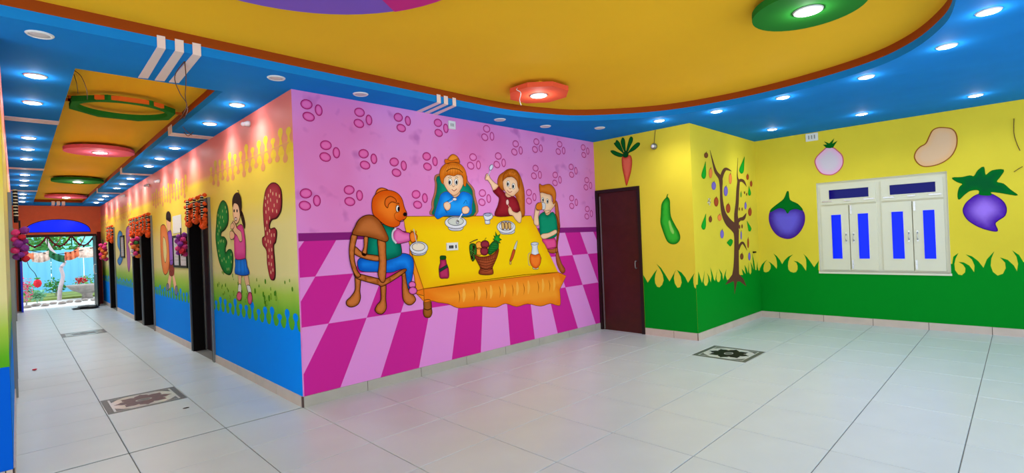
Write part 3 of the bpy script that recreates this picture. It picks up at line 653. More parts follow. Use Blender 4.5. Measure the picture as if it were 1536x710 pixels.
b.poly('ponytail', [(130, 185), (142, 190), (155, 240), (152, 268), (140, 235)], (50, 25, 20), 1)
fc = b.poly('face', [(97, 150), (110, 135), (128, 140), (134, 180), (128, 225), (114, 245), (103, 228), (97, 190)], SK, 6, inner=(248, 205, 165))
b.poly('hair', [(96, 165), (96, 125), (108, 100), (124, 96), (136, 118), (139, 165), (134, 205), (128, 170), (120, 150), (104, 145)], (44, 24, 20), 7)
b.stroke('hair_tuft', [(122, 98), (126, 86), (120, 84)], .01, (44, 24, 20), 7)
for x in (104, 118): b.ell('eye', (x, 182), 3.2, 8, (30, 20, 18), 7, line=None, parent=fc)
b.ell('mouth', (112, 222), 6, 8, (190, 40, 50), 7, inner=(240, 220, 215), parent=fc)
b.poly('arm', [(98, 232), (108, 240), (118, 265), (138, 285), (142, 325), (132, 330), (120, 305), (104, 285), (94, 258)], SK, 8); b.poly('hand', [(84, 285), (96, 280), (106, 296), (102, 316), (86, 318)], SK, 8); b.poly('hand', [(88, 250), (98, 240), (106, 256), (98, 270), (88, 268)], SK, 9)
# --- boy with letter D
T16 = crop(220, 280, 3.945)
t = painted('painted_letter', 'orange letter D painted beside the notice frames on the corridor wall', W_COR, T16((110, 520))); b = Brush(t, W_COR, T16, lw=.012)
b.poly('letter', [(82, 260), (90, 230), (108, 230), (124, 275), (133, 350), (136, 440), (128, 500), (110, 522), (95, 490), (85, 400)], (226, 120, 60), 1, inner=(240, 150, 90)); b.poly('counter', [(100, 300), (113, 320), (120, 390), (113, 450), (103, 420), (98, 350)], (232, 218, 150), 2)
t = painted('painted_boy', 'painted boy in purple shirt behind the letter D', W_COR, T16((165, 640))); b = Brush(t, W_COR, T16, lw=.008)
b.poly('leg', [(135, 510), (148, 510), (140, 600), (122, 600)], SK, .3, k=2); b.poly('leg', [(150, 510), (162, 510), (182, 620), (170, 640)], SK, .3, k=2); b.ell('shoe', (125, 595), 9, 22, (120, 130, 150), .5); b.ell('shoe', (176, 615), 9, 28, (120, 130, 150), .5)
b.poly('shorts', [(135, 450), (160, 440), (162, 520), (136, 522)], (140, 60, 50), .5); b.poly('shirt', [(124, 275), (144, 262), (153, 320), (160, 440), (140, 460), (132, 360)], (120, 70, 165), .6, inner=(150, 95, 190))
fc = b.poly('face', [(119, 195), (141, 198), (143, 248), (131, 265), (122, 245)], SK, 1.5); b.poly('hair', [(116, 190), (118, 160), (130, 147), (143, 165), (143, 208), (120, 196)], (40, 28, 26), 2)
T17 = crop(150, 300, 3.545)
t = painted('painted_letter', 'blue curled letter painted between the far doorways', W_COR, T17((105, 345))); Brush(t, W_COR, T17, lw=.014).poly('letter', [(94, 190), (105, 165), (119, 180), (118, 220), (107, 236), (121, 270), (120, 320), (105, 347), (93, 325), (104, 300), (106, 275), (94, 240)], (50, 110, 190), 1, inner=(90, 150, 215))
t = painted('painted_letter', 'purple letter painted left of the paired doorways', W_COR, T17((152, 380))); Brush(t, W_COR, T17, lw=.014).poly('letter', [(139, 160), (152, 138), (160, 160), (158, 215), (150, 235), (159, 270), (162, 330), (156, 382), (148, 360), (143, 290), (140, 220)], (150, 80, 150), 1, inner=(180, 110, 175))
# notice frames and paper on the corridor wall
mat('paper', (226, 226, 222), .7, var=.05, scale=50); mat('notice', (196, 190, 196), .6, var=.12, scale=40)
def notice(name, label, quad, T_, frame, cat):
    q = [W_COR.p2(T_(p)) for p in quad]; y0, y1 = min(p[0] for p in q), max(p[0] for p in q); z0, z1 = sum(sorted(p[1] for p in q)[:2])/2, sum(sorted(p[1] for p in q)[2:])/2
    t = thing(name, label, cat, (XB, (y0+y1)/2, z0))
    if frame:
        e = .035; boxes('frame', [((XB-.022, y0, z0), (XB, y0+e, z1)), ((XB-.022, y1-e, z0), (XB, y1, z1)), ((XB-.022, y0+e, z0), (XB, y1-e, z0+e)), ((XB-.022, y0+e, z1-e), (XB, y1-e, z1))], t, 'black_plastic'); box('sheet', (XB-.01, y0+e, z0+e), (XB-.001, y1-e, z1-e), t, 'notice')
        for k in range(7): zz = z1-e-.06-(z1-z0-2*e-.1)*k/7; box('text_line', (XB-.0108, y0+e+.05, zz-.008), (XB-.01, y1-e-.05, zz), t, 'steel_grey')
    else: box('sheet', (XB-.006, y0, z0), (XB-.001, y1, z1), t, 'paper')
notice('notice_frame', 'black framed notice nearer the flower bunch', [(203, 286), (240, 282), (240, 482), (203, 480)], T16, True, 'notice board'); notice('notice_frame', 'black framed notice beside the painted boy', [(163, 291), (196, 288), (196, 480), (166, 477)], T16, True, 'notice board')
notice('paper_notice', 'white paper notice above the black frames', [(155, 175), (205, 168), (207, 270), (170, 278)], T16, False, 'paper'); notice('notice_frame', 'narrow dark framed notice between the far painted letters', [(110, 192), (130, 188), (132, 305), (118, 310)], T17, True, 'notice board')

# --- pink wall: dado line and perspective checks
Tc = crop(430, 330, 2.535); up_ = lambda p: W_PINK.p2(Tc(p))
PX0, PX1 = XB+.012, XC-.001
zb1, zb0 = up_((47, 50))[1], up_((47, 82))[1]
zb1, zb0 = (zb1+up_((1150, 28))[1])/2, (zb0+up_((1150, 46))[1])/2
z1 = (up_((110, 213))[1]+up_((1110, 134))[1])/2; z2 = (up_((160, 393))[1]+up_((1060, 258))[1])/2; z3 = .1
shape2('dado_line', wp, W_PINK, rect(PX0, zb0, PX1, zb1), (136, 34, 120), .2)
BL = [((110, 213), (60, 300)), ((160, 393), (73, 570)), ((305, 370), (205, 635)), ((435, 350), (358, 597)), ((545, 340), (503, 562)), ((652, 335), (628, 530)), ((745, 325), (738, 503)), ((838, 322), (850, 475)), ((928, 325), (943, 452)), ((1005, 322), (1030, 430)), ((1060, 258), (1107, 412)), ((1125, 247), (1175, 395)), ((1183, 235), (1235, 380)), ((1240, 225), (1300, 370))]
BLuv = [(up_(a), up_(c)) for a, c in BL]
def ux(k, z): (a, za), (c, zc) = BLuv[k]; return a+(c-a)*(z-za)/(zc-za)
def clip(poly, x0, x1):
    for lim, sg in ((x0, 1), (x1, -1)):
        out = []
        for i in range(len(poly)):
            p, q = poly[i-1], poly[i]; ip, iq = sg*(p[0]-lim) >= 0, sg*(q[0]-lim) >= 0
            if ip != iq: s = (lim-p[0])/(q[0]-p[0]); out.append((lim, p[1]+s*(q[1]-p[1])))
            if iq: out.append(q)
        poly = out
        if not poly: return poly
    return poly
DARK, LIGHT = (206, 40, 150), (229, 146, 218)
for row, (za, zc) in enumerate(((zb0, z1), (z1, z2), (z2, z3))):
    for k in range(-2, len(BL)):
        def xx(i, z):
            if i < 0: return ux(0, z)+i*(ux(2, z)-ux(1, z))
            if i >= len(BL): return ux(len(BL)-1, z)+(i-len(BL)+1)*.5
            return ux(i, z)
        p = clip([(xx(k, za), za), (xx(k+1, za), za), (xx(k+1, zc), zc), (xx(k, zc), zc)], PX0, PX1)
        if len(p) < 3: continue
        dark = (k+row) % 2 == 1
        shape2('painted_check', wp, W_PINK, p, DARK if dark else LIGHT, .1)
# --- paw prints (three lobes each)
T18, T19 = crop(430, 130, 3.55), crop(660, 160, 3.55)
paws = [(T18, p) for p in [(133, 128), (405, 172), (618, 190), (822, 222), (228, 348), (432, 388), (595, 428), (763, 400), (122, 605), (354, 582), (709, 600)]] + [(T19, p) for p in [(255, 148), (410, 226), (519, 214), (642, 226), (772, 238), (182, 300), (318, 292), (514, 355), (622, 388), (708, 343), (787, 415), (237, 488), (484, 482), (710, 510), (791, 568)]]
for k, (T_, p) in enumerate(paws):
    cx, cz = W_PINK.p2(T_(p)); far = min(1, max(0, (cx-1.9)/4.4)); rr = random.Random(k)
    V = []; root = None; s = .1; rot = rr.uniform(-.2, .2)-(.5 if k > 10 else 0)+far*.4
    for j, (ang, rx, rz) in enumerate(((2.15, .54, .45), (4.1, .54, .43), (.05, .36, .5))):
        a = ang+rot; ox, oz = cx+s*.66*math.cos(a), cz+s*.66*math.sin(a); L = []
        for i in range(16):
            g_ = 2*math.pi*i/16; ra = 1-.04*math.cos(2*(g_-a))+.12*math.cos(g_-a); x_, z_ = s*rx*ra*math.cos(g_), s*rz*ra*math.sin(g_); L.append((ox+x_, oz+z_))
        o = shape2('paw_print', root or wp, W_PINK, L, (204, 52, 140) if far < .45 else (210, 80, 158), .3, inner=(232, 112, 186) if far < .45 else (232, 138, 204), soft=s*.2, line=(168, 24, 100), lw=.008)
        root = root or o

# --- the table
T1, T2, T3, T4, T5, T6 = crop(510, 270, 3.38), crop(640, 220, 5.46), crop(720, 240, 7.1), crop(640, 310, 5.914), crop(740, 330, 4.733), crop(600, 310, 4.177)
t = painted('painted_table', 'painted table under a yellow cloth with a ruffled orange edge', W_PINK, T6((172, 695))); b = Brush(t, W_PINK, T6, line=(150, 80, 10), lw=.008)
b.poly('table_leg', [(150, 590), (190, 588), (198, 640), (200, 670), (185, 695), (155, 692), (145, 665), (148, 630)], (120, 65, 15), .8, inner=(165, 95, 35), line=(70, 35, 15)); b.stroke('leg_ring', [(148, 640), (172, 648), (198, 638)], .012, (80, 40, 15), 1.6)
b.poly('cloth_side', [(60, 260), (148, 516), (152, 600), (125, 570), (100, 545), (88, 430), (55, 330)], (240, 130, 24), .9, inner=(248, 150, 40), k=0)
ruf = [(990, 412), (1000, 520), (1005, 610), (985, 620), (940, 608), (880, 625), (800, 610), (730, 628), (660, 608), (600, 632), (500, 625), (430, 632), (360, 635), (300, 610), (240, 602), (200, 592), (155, 600), (150, 560), (148, 516)]
b.poly('cloth_ruffle', ruf, (240, 124, 24), 1, inner=(250, 158, 44), k=3)
for x in (365, 460, 535, 620, 700, 770, 860, 930): yy = 516-(x-148)*.1235; b.stroke('fold', [(x, yy+40), (x+8, yy+75), (x+4, yy+115)], [.003, .012, .002], (176, 82, 14), 1.8); b.stroke('fold_light', [(x+32, yy+25), (x+36, yy+70), (x+32, yy+110)], [.02, .05, .01], (252, 178, 70), 1.7)
b.poly('cloth_top', [(20, 62), (820, 58), (990, 412), (148, 516), (75, 300), (30, 130)], (244, 182, 14), 1.5, inner=(250, 208, 12), k=0, soft=.16)
# --- dishes and food
def dish(label, T_, c, rx, ry, ci, ri, rj, icol, base, lay=3, cat='wall painting', nm='painted_bowl'):
    t = painted(nm, label, W_PINK, T_((c[0], c[1]+ry*1.2))); b = Brush(t, W_PINK, T_, line=(52, 40, 70), lw=.006)
    b.poly('foot', base, (205, 205, 215), lay); b.ell('rim', c, rx, ry, (214, 214, 226), lay+1, inner=(238, 238, 242)); b.ell('well', ci, ri, rj, icol, lay+2, inner=tuple(min(255, v+14) for v in icol)); return t, b
t, b = dish('painted white bowl of soup before the girl in blue', T4, (255, 142), 96, 55, (255, 132), 70, 37, (196, 200, 190), [(195, 180), (318, 176), (300, 212), (215, 213)]); b.stroke('spoon', [(312, 62), (290, 100), (270, 140)], .016, (232, 232, 236), 7); b.ell('spoon_bowl', (270, 138), 12, 16, (225, 225, 232), 7)
t, b = dish('painted white bowl before the bear', T1, (397, 345), 46, 32, (395, 340), 33, 21, (226, 214, 190), [(362, 362), (432, 362), (420, 381), (375, 382)], lay=9)
t, b = dish('painted white plate with three rolls', T4, (703, 182), 82, 56, (703, 174), 62, 40, (222, 222, 226), [(650, 215), (770, 205), (765, 240), (672, 246)], nm='painted_plate')
for x in (674, 704, 733): b.poly('roll', [(x-14, 140), (x+6, 142), (x+14, 170), (x+10, 202), (x-8, 200), (x-14, 170)], (150, 90, 40), 6, inner=(216, 176, 104))
t = painted('painted_glass', 'painted white drinking glass on the yellow table', W_PINK, T4((540, 156))); b = Brush(t, W_PINK, T4, line=(60, 60, 100), lw=.006)
b.poly('cup', [(505, 65), (540, 58), (575, 62), (584, 95), (560, 122), (560, 150), (540, 157), (518, 152), (514, 120), (504, 92)], (186, 190, 214), 3, inner=(226, 228, 236)); b.ell('mouth', (540, 72), 30, 13, (170, 176, 206), 4); b.stroke('band', [(512, 118), (538, 124), (562, 116)], .01, (90, 90, 130), 4)
t = painted('painted_bottle', 'painted red sauce bottle with green cap on the yellow table', W_PINK, T4((150, 636))); b = Brush(t, W_PINK, T4, line=(50, 20, 30), lw=.006)
b.poly('body', [(120, 468), (165, 466), (176, 510), (193, 555), (194, 630), (155, 638), (118, 635), (108, 590), (107, 540), (118, 500)], (140, 24, 64), 3, inner=(186, 50, 100), k=3); b.poly('cap', [(118, 440), (143, 436), (168, 440), (166, 468), (120, 472)], (24, 80, 24), 4, k=2); b.poly('label_band', [(109, 556), (182, 514), (188, 538), (114, 582)], (28, 66, 50), 4, k=0)
t = painted('painted_basket', 'painted wicker basket heaped with grapes, apples and a pineapple', W_PINK, T4((525, 606))); b = Brush(t, W_PINK, T4, line=(60, 24, 14), lw=.006)
b.ell('orange_fruit', (463, 345), 31, 34, (232, 130, 30), 3, inner=(250, 168, 60)); b.ell('orange_fruit', (463, 400), 31, 34, (232, 130, 30), 3.3, inner=(250, 168, 60))
b.ell('apple', (515, 336), 38, 36, (96, 20, 36), 3.6, inner=(146, 44, 62)); b.ell('apple', (510, 396), 37, 38, (96, 20, 36), 4, inner=(146, 44, 62)); b.stroke('apple_stem', [(515, 304), (518, 285), (527, 278)], .008, (60, 24, 20), 5)
b.poly('pineapple_crown', [(600, 312), (585, 285), (600, 285), (592, 255), (608, 265), (608, 220), (625, 258), (652, 245), (640, 275), (664, 295), (640, 306), (655, 325), (628, 324)], (10, 110, 30), 4.2, inner=(40, 160, 50), k=0)
b.poly('pineapple', [(540, 405), (556, 345), (600, 302), (632, 318), (634, 370), (600, 402), (560, 428)], (10, 84, 34), 4.5, inner=(36, 130, 52))
for k in range(5): b.stroke('pineapple_line', [(552+k*14, 412-k*6), (566+k*14, 345-k*4)], .004, (8, 60, 24), 5.5); b.stroke('pineapple_line', [(545+k*8, 400-k*20), (600+k*8, 402-k*18)], .004, (8, 60, 24), 5.5)
b.poly('grapes', [(378, 345), (402, 328), (432, 340), (442, 400), (428, 460), (405, 487), (390, 450), (380, 400)], (16, 84, 24), 4.6, inner=(44, 130, 40))
rg = random.Random(5)
for k in range(16): b.ell('grape', (395+rg.uniform(-8, 30)*(1-k/24), 345+k*8), 9, 9, (30, 116, 34), 5.6, inner=(80, 160, 60), n=8)
b.stroke('grape_stem', [(378, 324), (412, 306), (450, 292)], .012, (50, 30, 40), 5)
b.poly('basket', [(420, 430), (470, 446), (530, 442), (590, 420), (635, 372), (628, 430), (600, 500), (582, 540), (588, 575), (583, 600), (525, 608), (466, 600), (460, 575), (472, 545), (445, 490)], (120, 46, 22), 5.8, inner=(178, 84, 46), k=4)
for k in range(5): yy = 466+k*24; x0, x1 = 440+k*9, 620-k*10; b.stroke('weave', [(x0, yy), ((x0+x1)/2, yy+14), (x1, yy-12)], .006, (84, 30, 16), 6.8)
for k in range(9): x = 452+k*19; b.stroke('weave', [(x, 446-abs(k-3)*2), (500+(x-530)*.45+25, 555)], .005, (96, 36, 18), 6.8)
b.stroke('weave', [(472, 548), (525, 560), (582, 545)], .01, (84, 30, 16), 6.9)
t = painted('painted_knife', 'painted knife with a red handle on the yellow table', W_PINK, T4((738, 516))); b = Brush(t, W_PINK, T4, line=(70, 40, 30), lw=.005)
b.poly('blade', [(770, 372), (785, 330), (803, 302), (800, 335), (788, 384)], (206, 206, 200), 3, k=2); b.poly('handle', [(764, 384), (784, 390), (768, 450), (748, 486), (734, 480), (746, 440)], (150, 40, 20), 3, inner=(200, 80, 40)); b.ell('pommel', (741, 500), 9, 16, (216, 170, 80), 3)
t = painted('painted_jug', 'painted glass jug half full of orange juice', W_PINK, T5((300, 352))); b = Brush(t, W_PINK, T5, line=(110, 60, 30), lw=.006)
b.stroke('handle', [(262, 232), (246, 250), (248, 300), (254, 322), (262, 320)], .014, (200, 170, 120), 3); b.ell('foot', (299, 343), 22, 10, (226, 196, 150), 3); b.poly('glass', [(265, 168), (290, 158), (320, 165), (312, 190), (322, 238), (337, 280), (262, 282), (268, 236), (273, 195)], (190, 196, 214), 3.3, inner=(224, 226, 236)); b.poly('juice', [(263, 244), (295, 250), (325, 242), (337, 282), (327, 322), (300, 345), (270, 325), (257, 285)], (222, 78, 14), 4, inner=(246, 126, 40)); b.stroke('rim', [(266, 172), (292, 180), (318, 168)], .008, (120, 120, 150), 4.5)

# --- bear and his chair
BR, BRI = (146, 72, 22), (206, 118, 56)
t = painted('painted_bear', 'painted orange bear in green vest and blue trousers eating soup', W_PINK, T1((368, 580))); b = Brush(t, W_PINK, T1, line=(70, 28, 8), lw=.007)
b.ell('slipper', (364, 532), 18, 17, (196, 60, 150), 8.6, inner=(226, 110, 186)); b.ell('slipper', (367, 562), 21, 19, (196, 60, 150), 9.3, inner=(226, 110, 186))
b.poly('trousers', [(92, 405), (130, 392), (230, 405), (300, 374), (350, 380), (372, 412), (370, 470), (350, 552), (330, 552), (328, 500), (316, 455), (260, 470), (190, 468), (110, 464), (90, 440)], (8, 84, 190), 3, inner=(26, 140, 244), soft=.1)
b.poly('vest', [(140, 300), (180, 250), (215, 225), (260, 235), (285, 260), (300, 300), (312, 365), (296, 388), (230, 408), (185, 402), (140, 385)], (0, 96, 76), 4, inner=(14, 140, 112))
b.poly('ear', [(180, 82), (185, 55), (205, 41), (230, 45), (245, 58), (215, 75)], (216, 84, 8), 4, inner=(244, 130, 40))
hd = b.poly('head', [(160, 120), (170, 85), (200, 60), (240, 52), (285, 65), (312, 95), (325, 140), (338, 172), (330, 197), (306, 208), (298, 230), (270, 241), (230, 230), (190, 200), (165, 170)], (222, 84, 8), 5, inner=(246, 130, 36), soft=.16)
b.poly('ear', [(225, 118), (232, 95), (255, 84), (280, 98), (282, 116), (262, 112), (246, 124), (240, 142), (230, 134)], (214, 84, 10), 6, inner=(232, 110, 30))
b.ell('eye', (291, 146), 9.5, 18, (245, 240, 235), 6, parent=hd); b.ell('pupil', (295, 148), 5, 12, (15, 12, 20), 7, line=None, parent=hd); b.stroke('brow', [(284, 122), (292, 118), (299, 124)], .008, (60, 25, 10), 7, parent=hd)
b.ell('nose', (328, 175), 9, 9, (18, 12, 16), 7, parent=hd); b.stroke('mouth', [(331, 195), (312, 212), (290, 206)], .007, (70, 28, 8), 7, parent=hd); b.stroke('cheek_line', [(300, 160), (276, 172), (278, 196), (292, 206)], .005, (150, 60, 10), 7, parent=hd)
b.poly('sleeve', [(272, 262), (292, 246), (322, 264), (352, 272), (356, 306), (320, 320), (286, 323), (268, 300)], (196, 60, 140), 6, inner=(236, 120, 190)); b.stroke('cuff', [(282, 246), (266, 265), (266, 298), (284, 322)], .02, (206, 206, 214), 7)
b.poly('hand', [(352, 276), (364, 262), (378, 272), (390, 284), (386, 306), (366, 318), (354, 306)], (224, 96, 16), 8, inner=(246, 136, 44)); b.stroke('spoon', [(370, 250), (378, 285), (388, 330)], .01, (200, 196, 190), 12); b.stroke('finger', [(362, 268), (358, 255)], .012, (224, 96, 16), 8); b.stroke('finger', [(384, 272), (384, 258)], .012, (224, 96, 16), 8)
t = painted('painted_chair', 'painted brown wooden chair the bear sits on', W_PINK, T1((205, 680))); b = Brush(t, W_PINK, T1, line=(54, 24, 8), lw=.008)
b.poly('leg', [(75, 488), (102, 498), (99, 560), (102, 598), (90, 630), (60, 645), (35, 638), (31, 615), (55, 590), (75, 555)], BR, 8, inner=BRI)
b.poly('leg', [(205, 532), (230, 528), (230, 600), (233, 650), (215, 678), (190, 678), (176, 660), (185, 635), (205, 606)], BR, 8, inner=BRI)
b.poly('leg', [(310, 462), (326, 458), (336, 520), (347, 560), (375, 590), (381, 612), (360, 633), (335, 630), (318, 605), (314, 560), (314, 500)], BR, 8, inner=BRI)
b.poly('seat', [(70, 468), (100, 478), (190, 500), (218, 508), (320, 452), (326, 470), (220, 537), (190, 532), (100, 507), (72, 490)], BR, 9, inner=BRI, k=3)
b.poly('slat', [(62, 345), (78, 340), (120, 374), (192, 386), (192, 412), (120, 400), (66, 372)], BR, 10, inner=BRI); b.poly('slat', [(120, 290), (139, 290), (136, 340), (128, 384), (108, 376), (119, 340)], BR, 10, inner=BRI)
b.poly('post', [(60, 276), (84, 282), (73, 340), (70, 400), (84, 455), (102, 486), (80, 492), (55, 440), (44, 370), (49, 310)], BR, 11, inner=BRI); b.poly('post', [(190, 302), (226, 310), (230, 370), (232, 430), (226, 510), (206, 518), (190, 480), (196, 420), (191, 350)], BR, 11, inner=BRI)
b.poly('top_rail', [(60, 272), (72, 240), (95, 200), (130, 180), (165, 182), (195, 205), (215, 235), (238, 282), (242, 304), (225, 314), (180, 300), (130, 288), (80, 282)], BR, 12, inner=(196, 112, 54), soft=.08)

# --- girl in blue
t = painted('painted_girl', 'painted girl in blue jumper with an orange topknot in a green chair', W_PINK, T2((215, 590))); b = Brush(t, W_PINK, T2, line=(90, 45, 15), lw=.005)
ch = [(60, 566), (50, 500), (50, 450), (70, 380), (76, 310), (70, 262), (108, 232), (300, 226), (330, 290), (374, 345), (386, 400), (390, 566)]
b.poly('chair_frame', [(215+(x-215)*1.055, 420+(y-420)*(1.04 if y < 500 else 1)) for x, y in ch], (176, 116, 80), 1.6, k=4); b.poly('chair_back', [(215+(x-215)*.95, 420+(y-420)*(.97 if y < 500 else 1)) for x, y in ch], (6, 110, 88), 2.2, inner=(16, 150, 118), k=4)
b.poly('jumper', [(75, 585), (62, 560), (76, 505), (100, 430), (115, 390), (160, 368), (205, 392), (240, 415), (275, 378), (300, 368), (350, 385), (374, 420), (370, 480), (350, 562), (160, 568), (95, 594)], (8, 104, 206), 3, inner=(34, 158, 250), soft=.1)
b.stroke('sleeve_fold', [(135, 470), (150, 520), (165, 545)], .008, (6, 70, 150), 4.2); b.stroke('sleeve_fold', [(300, 470), (320, 440), (330, 470)], .006, (6, 70, 150), 4.2); b.stroke('sleeve_fold', [(210, 420), (180, 440), (160, 452)], .006, (6, 70, 150), 4.2)
b.poly('neck', [(196, 375), (268, 370), (262, 398), (232, 418), (205, 400)], (222, 172, 134), 4); b.poly('ear', [(136, 268), (124, 280), (130, 305), (145, 310)], SK, 4)
fc = b.poly('face', [(135, 255), (170, 215), (260, 215), (297, 265), (300, 300), (275, 355), (250, 388), (215, 400), (180, 375), (152, 335), (137, 300)], (236, 182, 140), 5, inner=(248, 212, 176))
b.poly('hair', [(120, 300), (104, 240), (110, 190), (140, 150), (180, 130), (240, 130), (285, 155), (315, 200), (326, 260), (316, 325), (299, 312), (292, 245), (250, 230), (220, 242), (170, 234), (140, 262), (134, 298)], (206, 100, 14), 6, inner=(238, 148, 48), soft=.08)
b.poly('topknot', [(160, 132), (178, 90), (210, 64), (246, 80), (268, 118), (262, 138), (210, 128), (172, 140)], (206, 100, 14), 7, inner=(238, 148, 48)); b.poly('ribbon', [(150, 104), (200, 116), (255, 102), (262, 130), (210, 128), (152, 138)], (222, 110, 20), 7.6)
b.stroke('headband', [(158, 205), (185, 186), (220, 180), (262, 190), (292, 215)], .01, (110, 50, 10), 7.5)
for k in range(7): x = 150+k*20; b.stroke('hair_line', [(180+k*11, 142), (x, 190), (x-4, 236)], .004, (170, 84, 12), 7.3)
for x, sx in ((190, -4), (239, 2)): b.ell('eye', (x, 290), 15, 27, (245, 245, 245), 6, parent=fc); b.ell('pupil', (x+sx, 294), 8, 17, (28, 26, 40), 7, line=None, parent=fc)
b.stroke('brow', [(172, 258), (188, 250), (202, 256)], .005, (120, 60, 15), 7, parent=fc); b.stroke('brow', [(230, 254), (244, 249), (256, 258)], .005, (120, 60, 15), 7, parent=fc); b.stroke('nose', [(206, 318), (215, 330), (226, 320)], .006, (150, 90, 60), 7, parent=fc); b.stroke('mouth', [(202, 350), (222, 364), (244, 346)], .008, (170, 50, 40), 7, parent=fc)
b.poly('hand', [(136, 468), (165, 452), (192, 470), (190, 508), (165, 526), (142, 504)], (230, 178, 140), 6, inner=(246, 206, 172)); b.poly('hand', [(290, 500), (325, 488), (348, 512), (336, 546), (300, 552), (286, 530)], (230, 178, 140), 6, inner=(246, 206, 172))
b.stroke('spoon', [(168, 466), (195, 452), (214, 440)], .01, (206, 216, 230), 7); b.ell('spoon_bowl', (226, 432), 17, 12, (216, 226, 236), 7)
# --- girl in maroon
HR, HRI = (170, 80, 14), (208, 124, 44)
t = painted('painted_girl', 'painted girl in maroon dress raising a fork', W_PINK, T3((310, 596))); b = Brush(t, W_PINK, T3, line=(80, 35, 12), lw=.005)
b.poly('back_hair', [(190, 290), (185, 220), (205, 165), (250, 130), (290, 102), (340, 95), (390, 115), (425, 170), (450, 240), (470, 330), (475, 480), (470, 597), (410, 597), (390, 450), (370, 380), (260, 330), (225, 320)], HR, 2, inner=HRI, soft=.08)
b.poly('dress', [(135, 325), (190, 278), (220, 310), (262, 350), (290, 392), (350, 385), (400, 440), (425, 540), (385, 565), (330, 597), (160, 597), (188, 480), (200, 410), (165, 370)], (112, 14, 28), 3, inner=(156, 34, 46), soft=.07)
b.poly('arm', [(52, 195), (66, 150), (95, 160), (108, 195), (150, 240), (192, 272), (175, 302), (138, 322), (110, 262), (78, 218), (56, 216)], (230, 176, 136), 4, inner=(246, 206, 170)); b.stroke('cuff', [(136, 322), (165, 308), (192, 276)], .01, (232, 160, 110), 5)
b.stroke('fork', [(82, 170), (100, 130), (112, 100)], .012, (190, 200, 226), 5.5); b.ell('fork_head', (116, 80), 18, 32, (176, 188, 222), 5.6, inner=(220, 226, 240), rot=.35); b.stroke('finger', [(58, 200), (66, 172), (82, 170)], .004, (150, 90, 60), 5.8)
b.poly('neck', [(272, 350), (320, 370), (330, 390), (292, 400), (268, 375)], (226, 172, 134), 4)
fc = b.poly('face', [(240, 225), (255, 195), (310, 182), (362, 188), (398, 235), (412, 290), (408, 330), (385, 355), (350, 387), (308, 375), (272, 345), (248, 300)], (236, 182, 140), 5, inner=(248, 212, 176))
b.poly('front_hair', [(236, 230), (250, 160), (295, 112), (350, 104), (402, 150), (418, 225), (414, 310), (398, 280), (388, 225), (345, 185), (295, 182), (258, 205)], HR, 6, inner=(214, 122, 36), soft=.05)
for p in ((290, 140), (345, 135), (380, 165), (300, 165)): b.stroke('curl', [(p[0]-14, p[1]+8), (p[0], p[1]-6), (p[0]+10, p[1]+4), (p[0]+2, p[1]+12)], .005, (130, 60, 10), 7)
for x, y in ((296, 255), (352, 280)): b.ell('eye', (x, y), 17, 31, (246, 246, 246), 6, parent=fc); b.ell('pupil', (x-3, y+3), 9, 20, (24, 20, 24), 7, line=None, parent=fc)
b.stroke('nose', [(303, 296), (315, 312), (330, 302)], .006, (150, 90, 60), 7, parent=fc); b.stroke('mouth', [(286, 322), (308, 346), (338, 336)], .008, (170, 50, 40), 7, parent=fc)
b.poly('arm', [(296, 525), (318, 500), (345, 545), (390, 562), (425, 545), (440, 590), (433, 660), (410, 671), (370, 632), (345, 596), (308, 582)], (230, 176, 136), 6, inner=(246, 206, 170)); b.stroke('spoon', [(296, 480), (308, 505), (322, 525)], .01, (226, 176, 150), 6.6); b.ell('spoon_bowl', (288, 452), 16, 31, (214, 150, 140), 6.6, inner=(236, 196, 190))
# --- boy in green
t = painted('painted_boy', 'painted boy in green shirt drinking orange juice', W_PINK, T5((400, 205))); b = Brush(t, W_PINK, T3, line=(80, 35, 12), lw=.005)
b.poly('shorts', [T3i for T3i in [((740+x/4.733-720)*7.1, (330+y/4.733-240)*7.1) for x, y in [(345, 140), (400, 132), (438, 135), (442, 196), (388, 210), (366, 178)]]], (200, 40, 110), 3, inner=(232, 84, 150))
b.poly('shirt', [(625, 600), (680, 555), (715, 592), (770, 555), (808, 610), (822, 720), (815, 800), (770, 835), (690, 840), (640, 800), (630, 700)], (6, 104, 76), 4, inner=(18, 146, 108), soft=.06)
b.poly('neck', [(690, 545), (745, 540), (740, 575), (712, 590), (694, 575)], (226, 172, 134), 4.6)
fc = b.poly('face', [(642, 345), (700, 352), (752, 380), (765, 445), (796, 448), (790, 490), (765, 522), (740, 552), (700, 570), (672, 530), (648, 470), (640, 400)], (236, 182, 140), 5, inner=(248, 212, 176))
b.poly('hair', [(634, 345), (628, 258), (660, 272), (700, 262), (745, 262), (787, 302), (806, 360), (800, 440), (776, 470), (762, 385), (705, 362), (660, 348)], (186, 84, 14), 6, inner=(216, 124, 40))
for x, y in ((664, 425), (713, 440)): b.ell('eye', (x, y), 12, 26, (246, 246, 246), 6, parent=fc); b.ell('pupil', (x+2, y+3), 7, 17, (24, 20, 24), 7, line=None, parent=fc)
b.poly('arm', [(590, 505), (600, 535), (632, 545), (618, 600), (624, 690), (592, 700), (568, 665), (578, 560)], (230, 176, 136), 6, inner=(246, 206, 170))
b.poly('cup', [(600, 470), (625, 456), (688, 462), (688, 524), (655, 530), (605, 531), (588, 500)], (216, 216, 224), 7); b.poly('juice', [(602, 472), (625, 458), (652, 458), (656, 527), (606, 530), (592, 500)], (232, 128, 30), 7.6)
b2 = Brush(t, W_PINK, T5, line=(80, 35, 12), lw=.005); b2.poly('forearm', [(345, 100), (390, 92), (440, 70), (446, 95), (400, 122), (355, 137), (334, 118)], (230, 176, 136), 6, inner=(246, 206, 170))
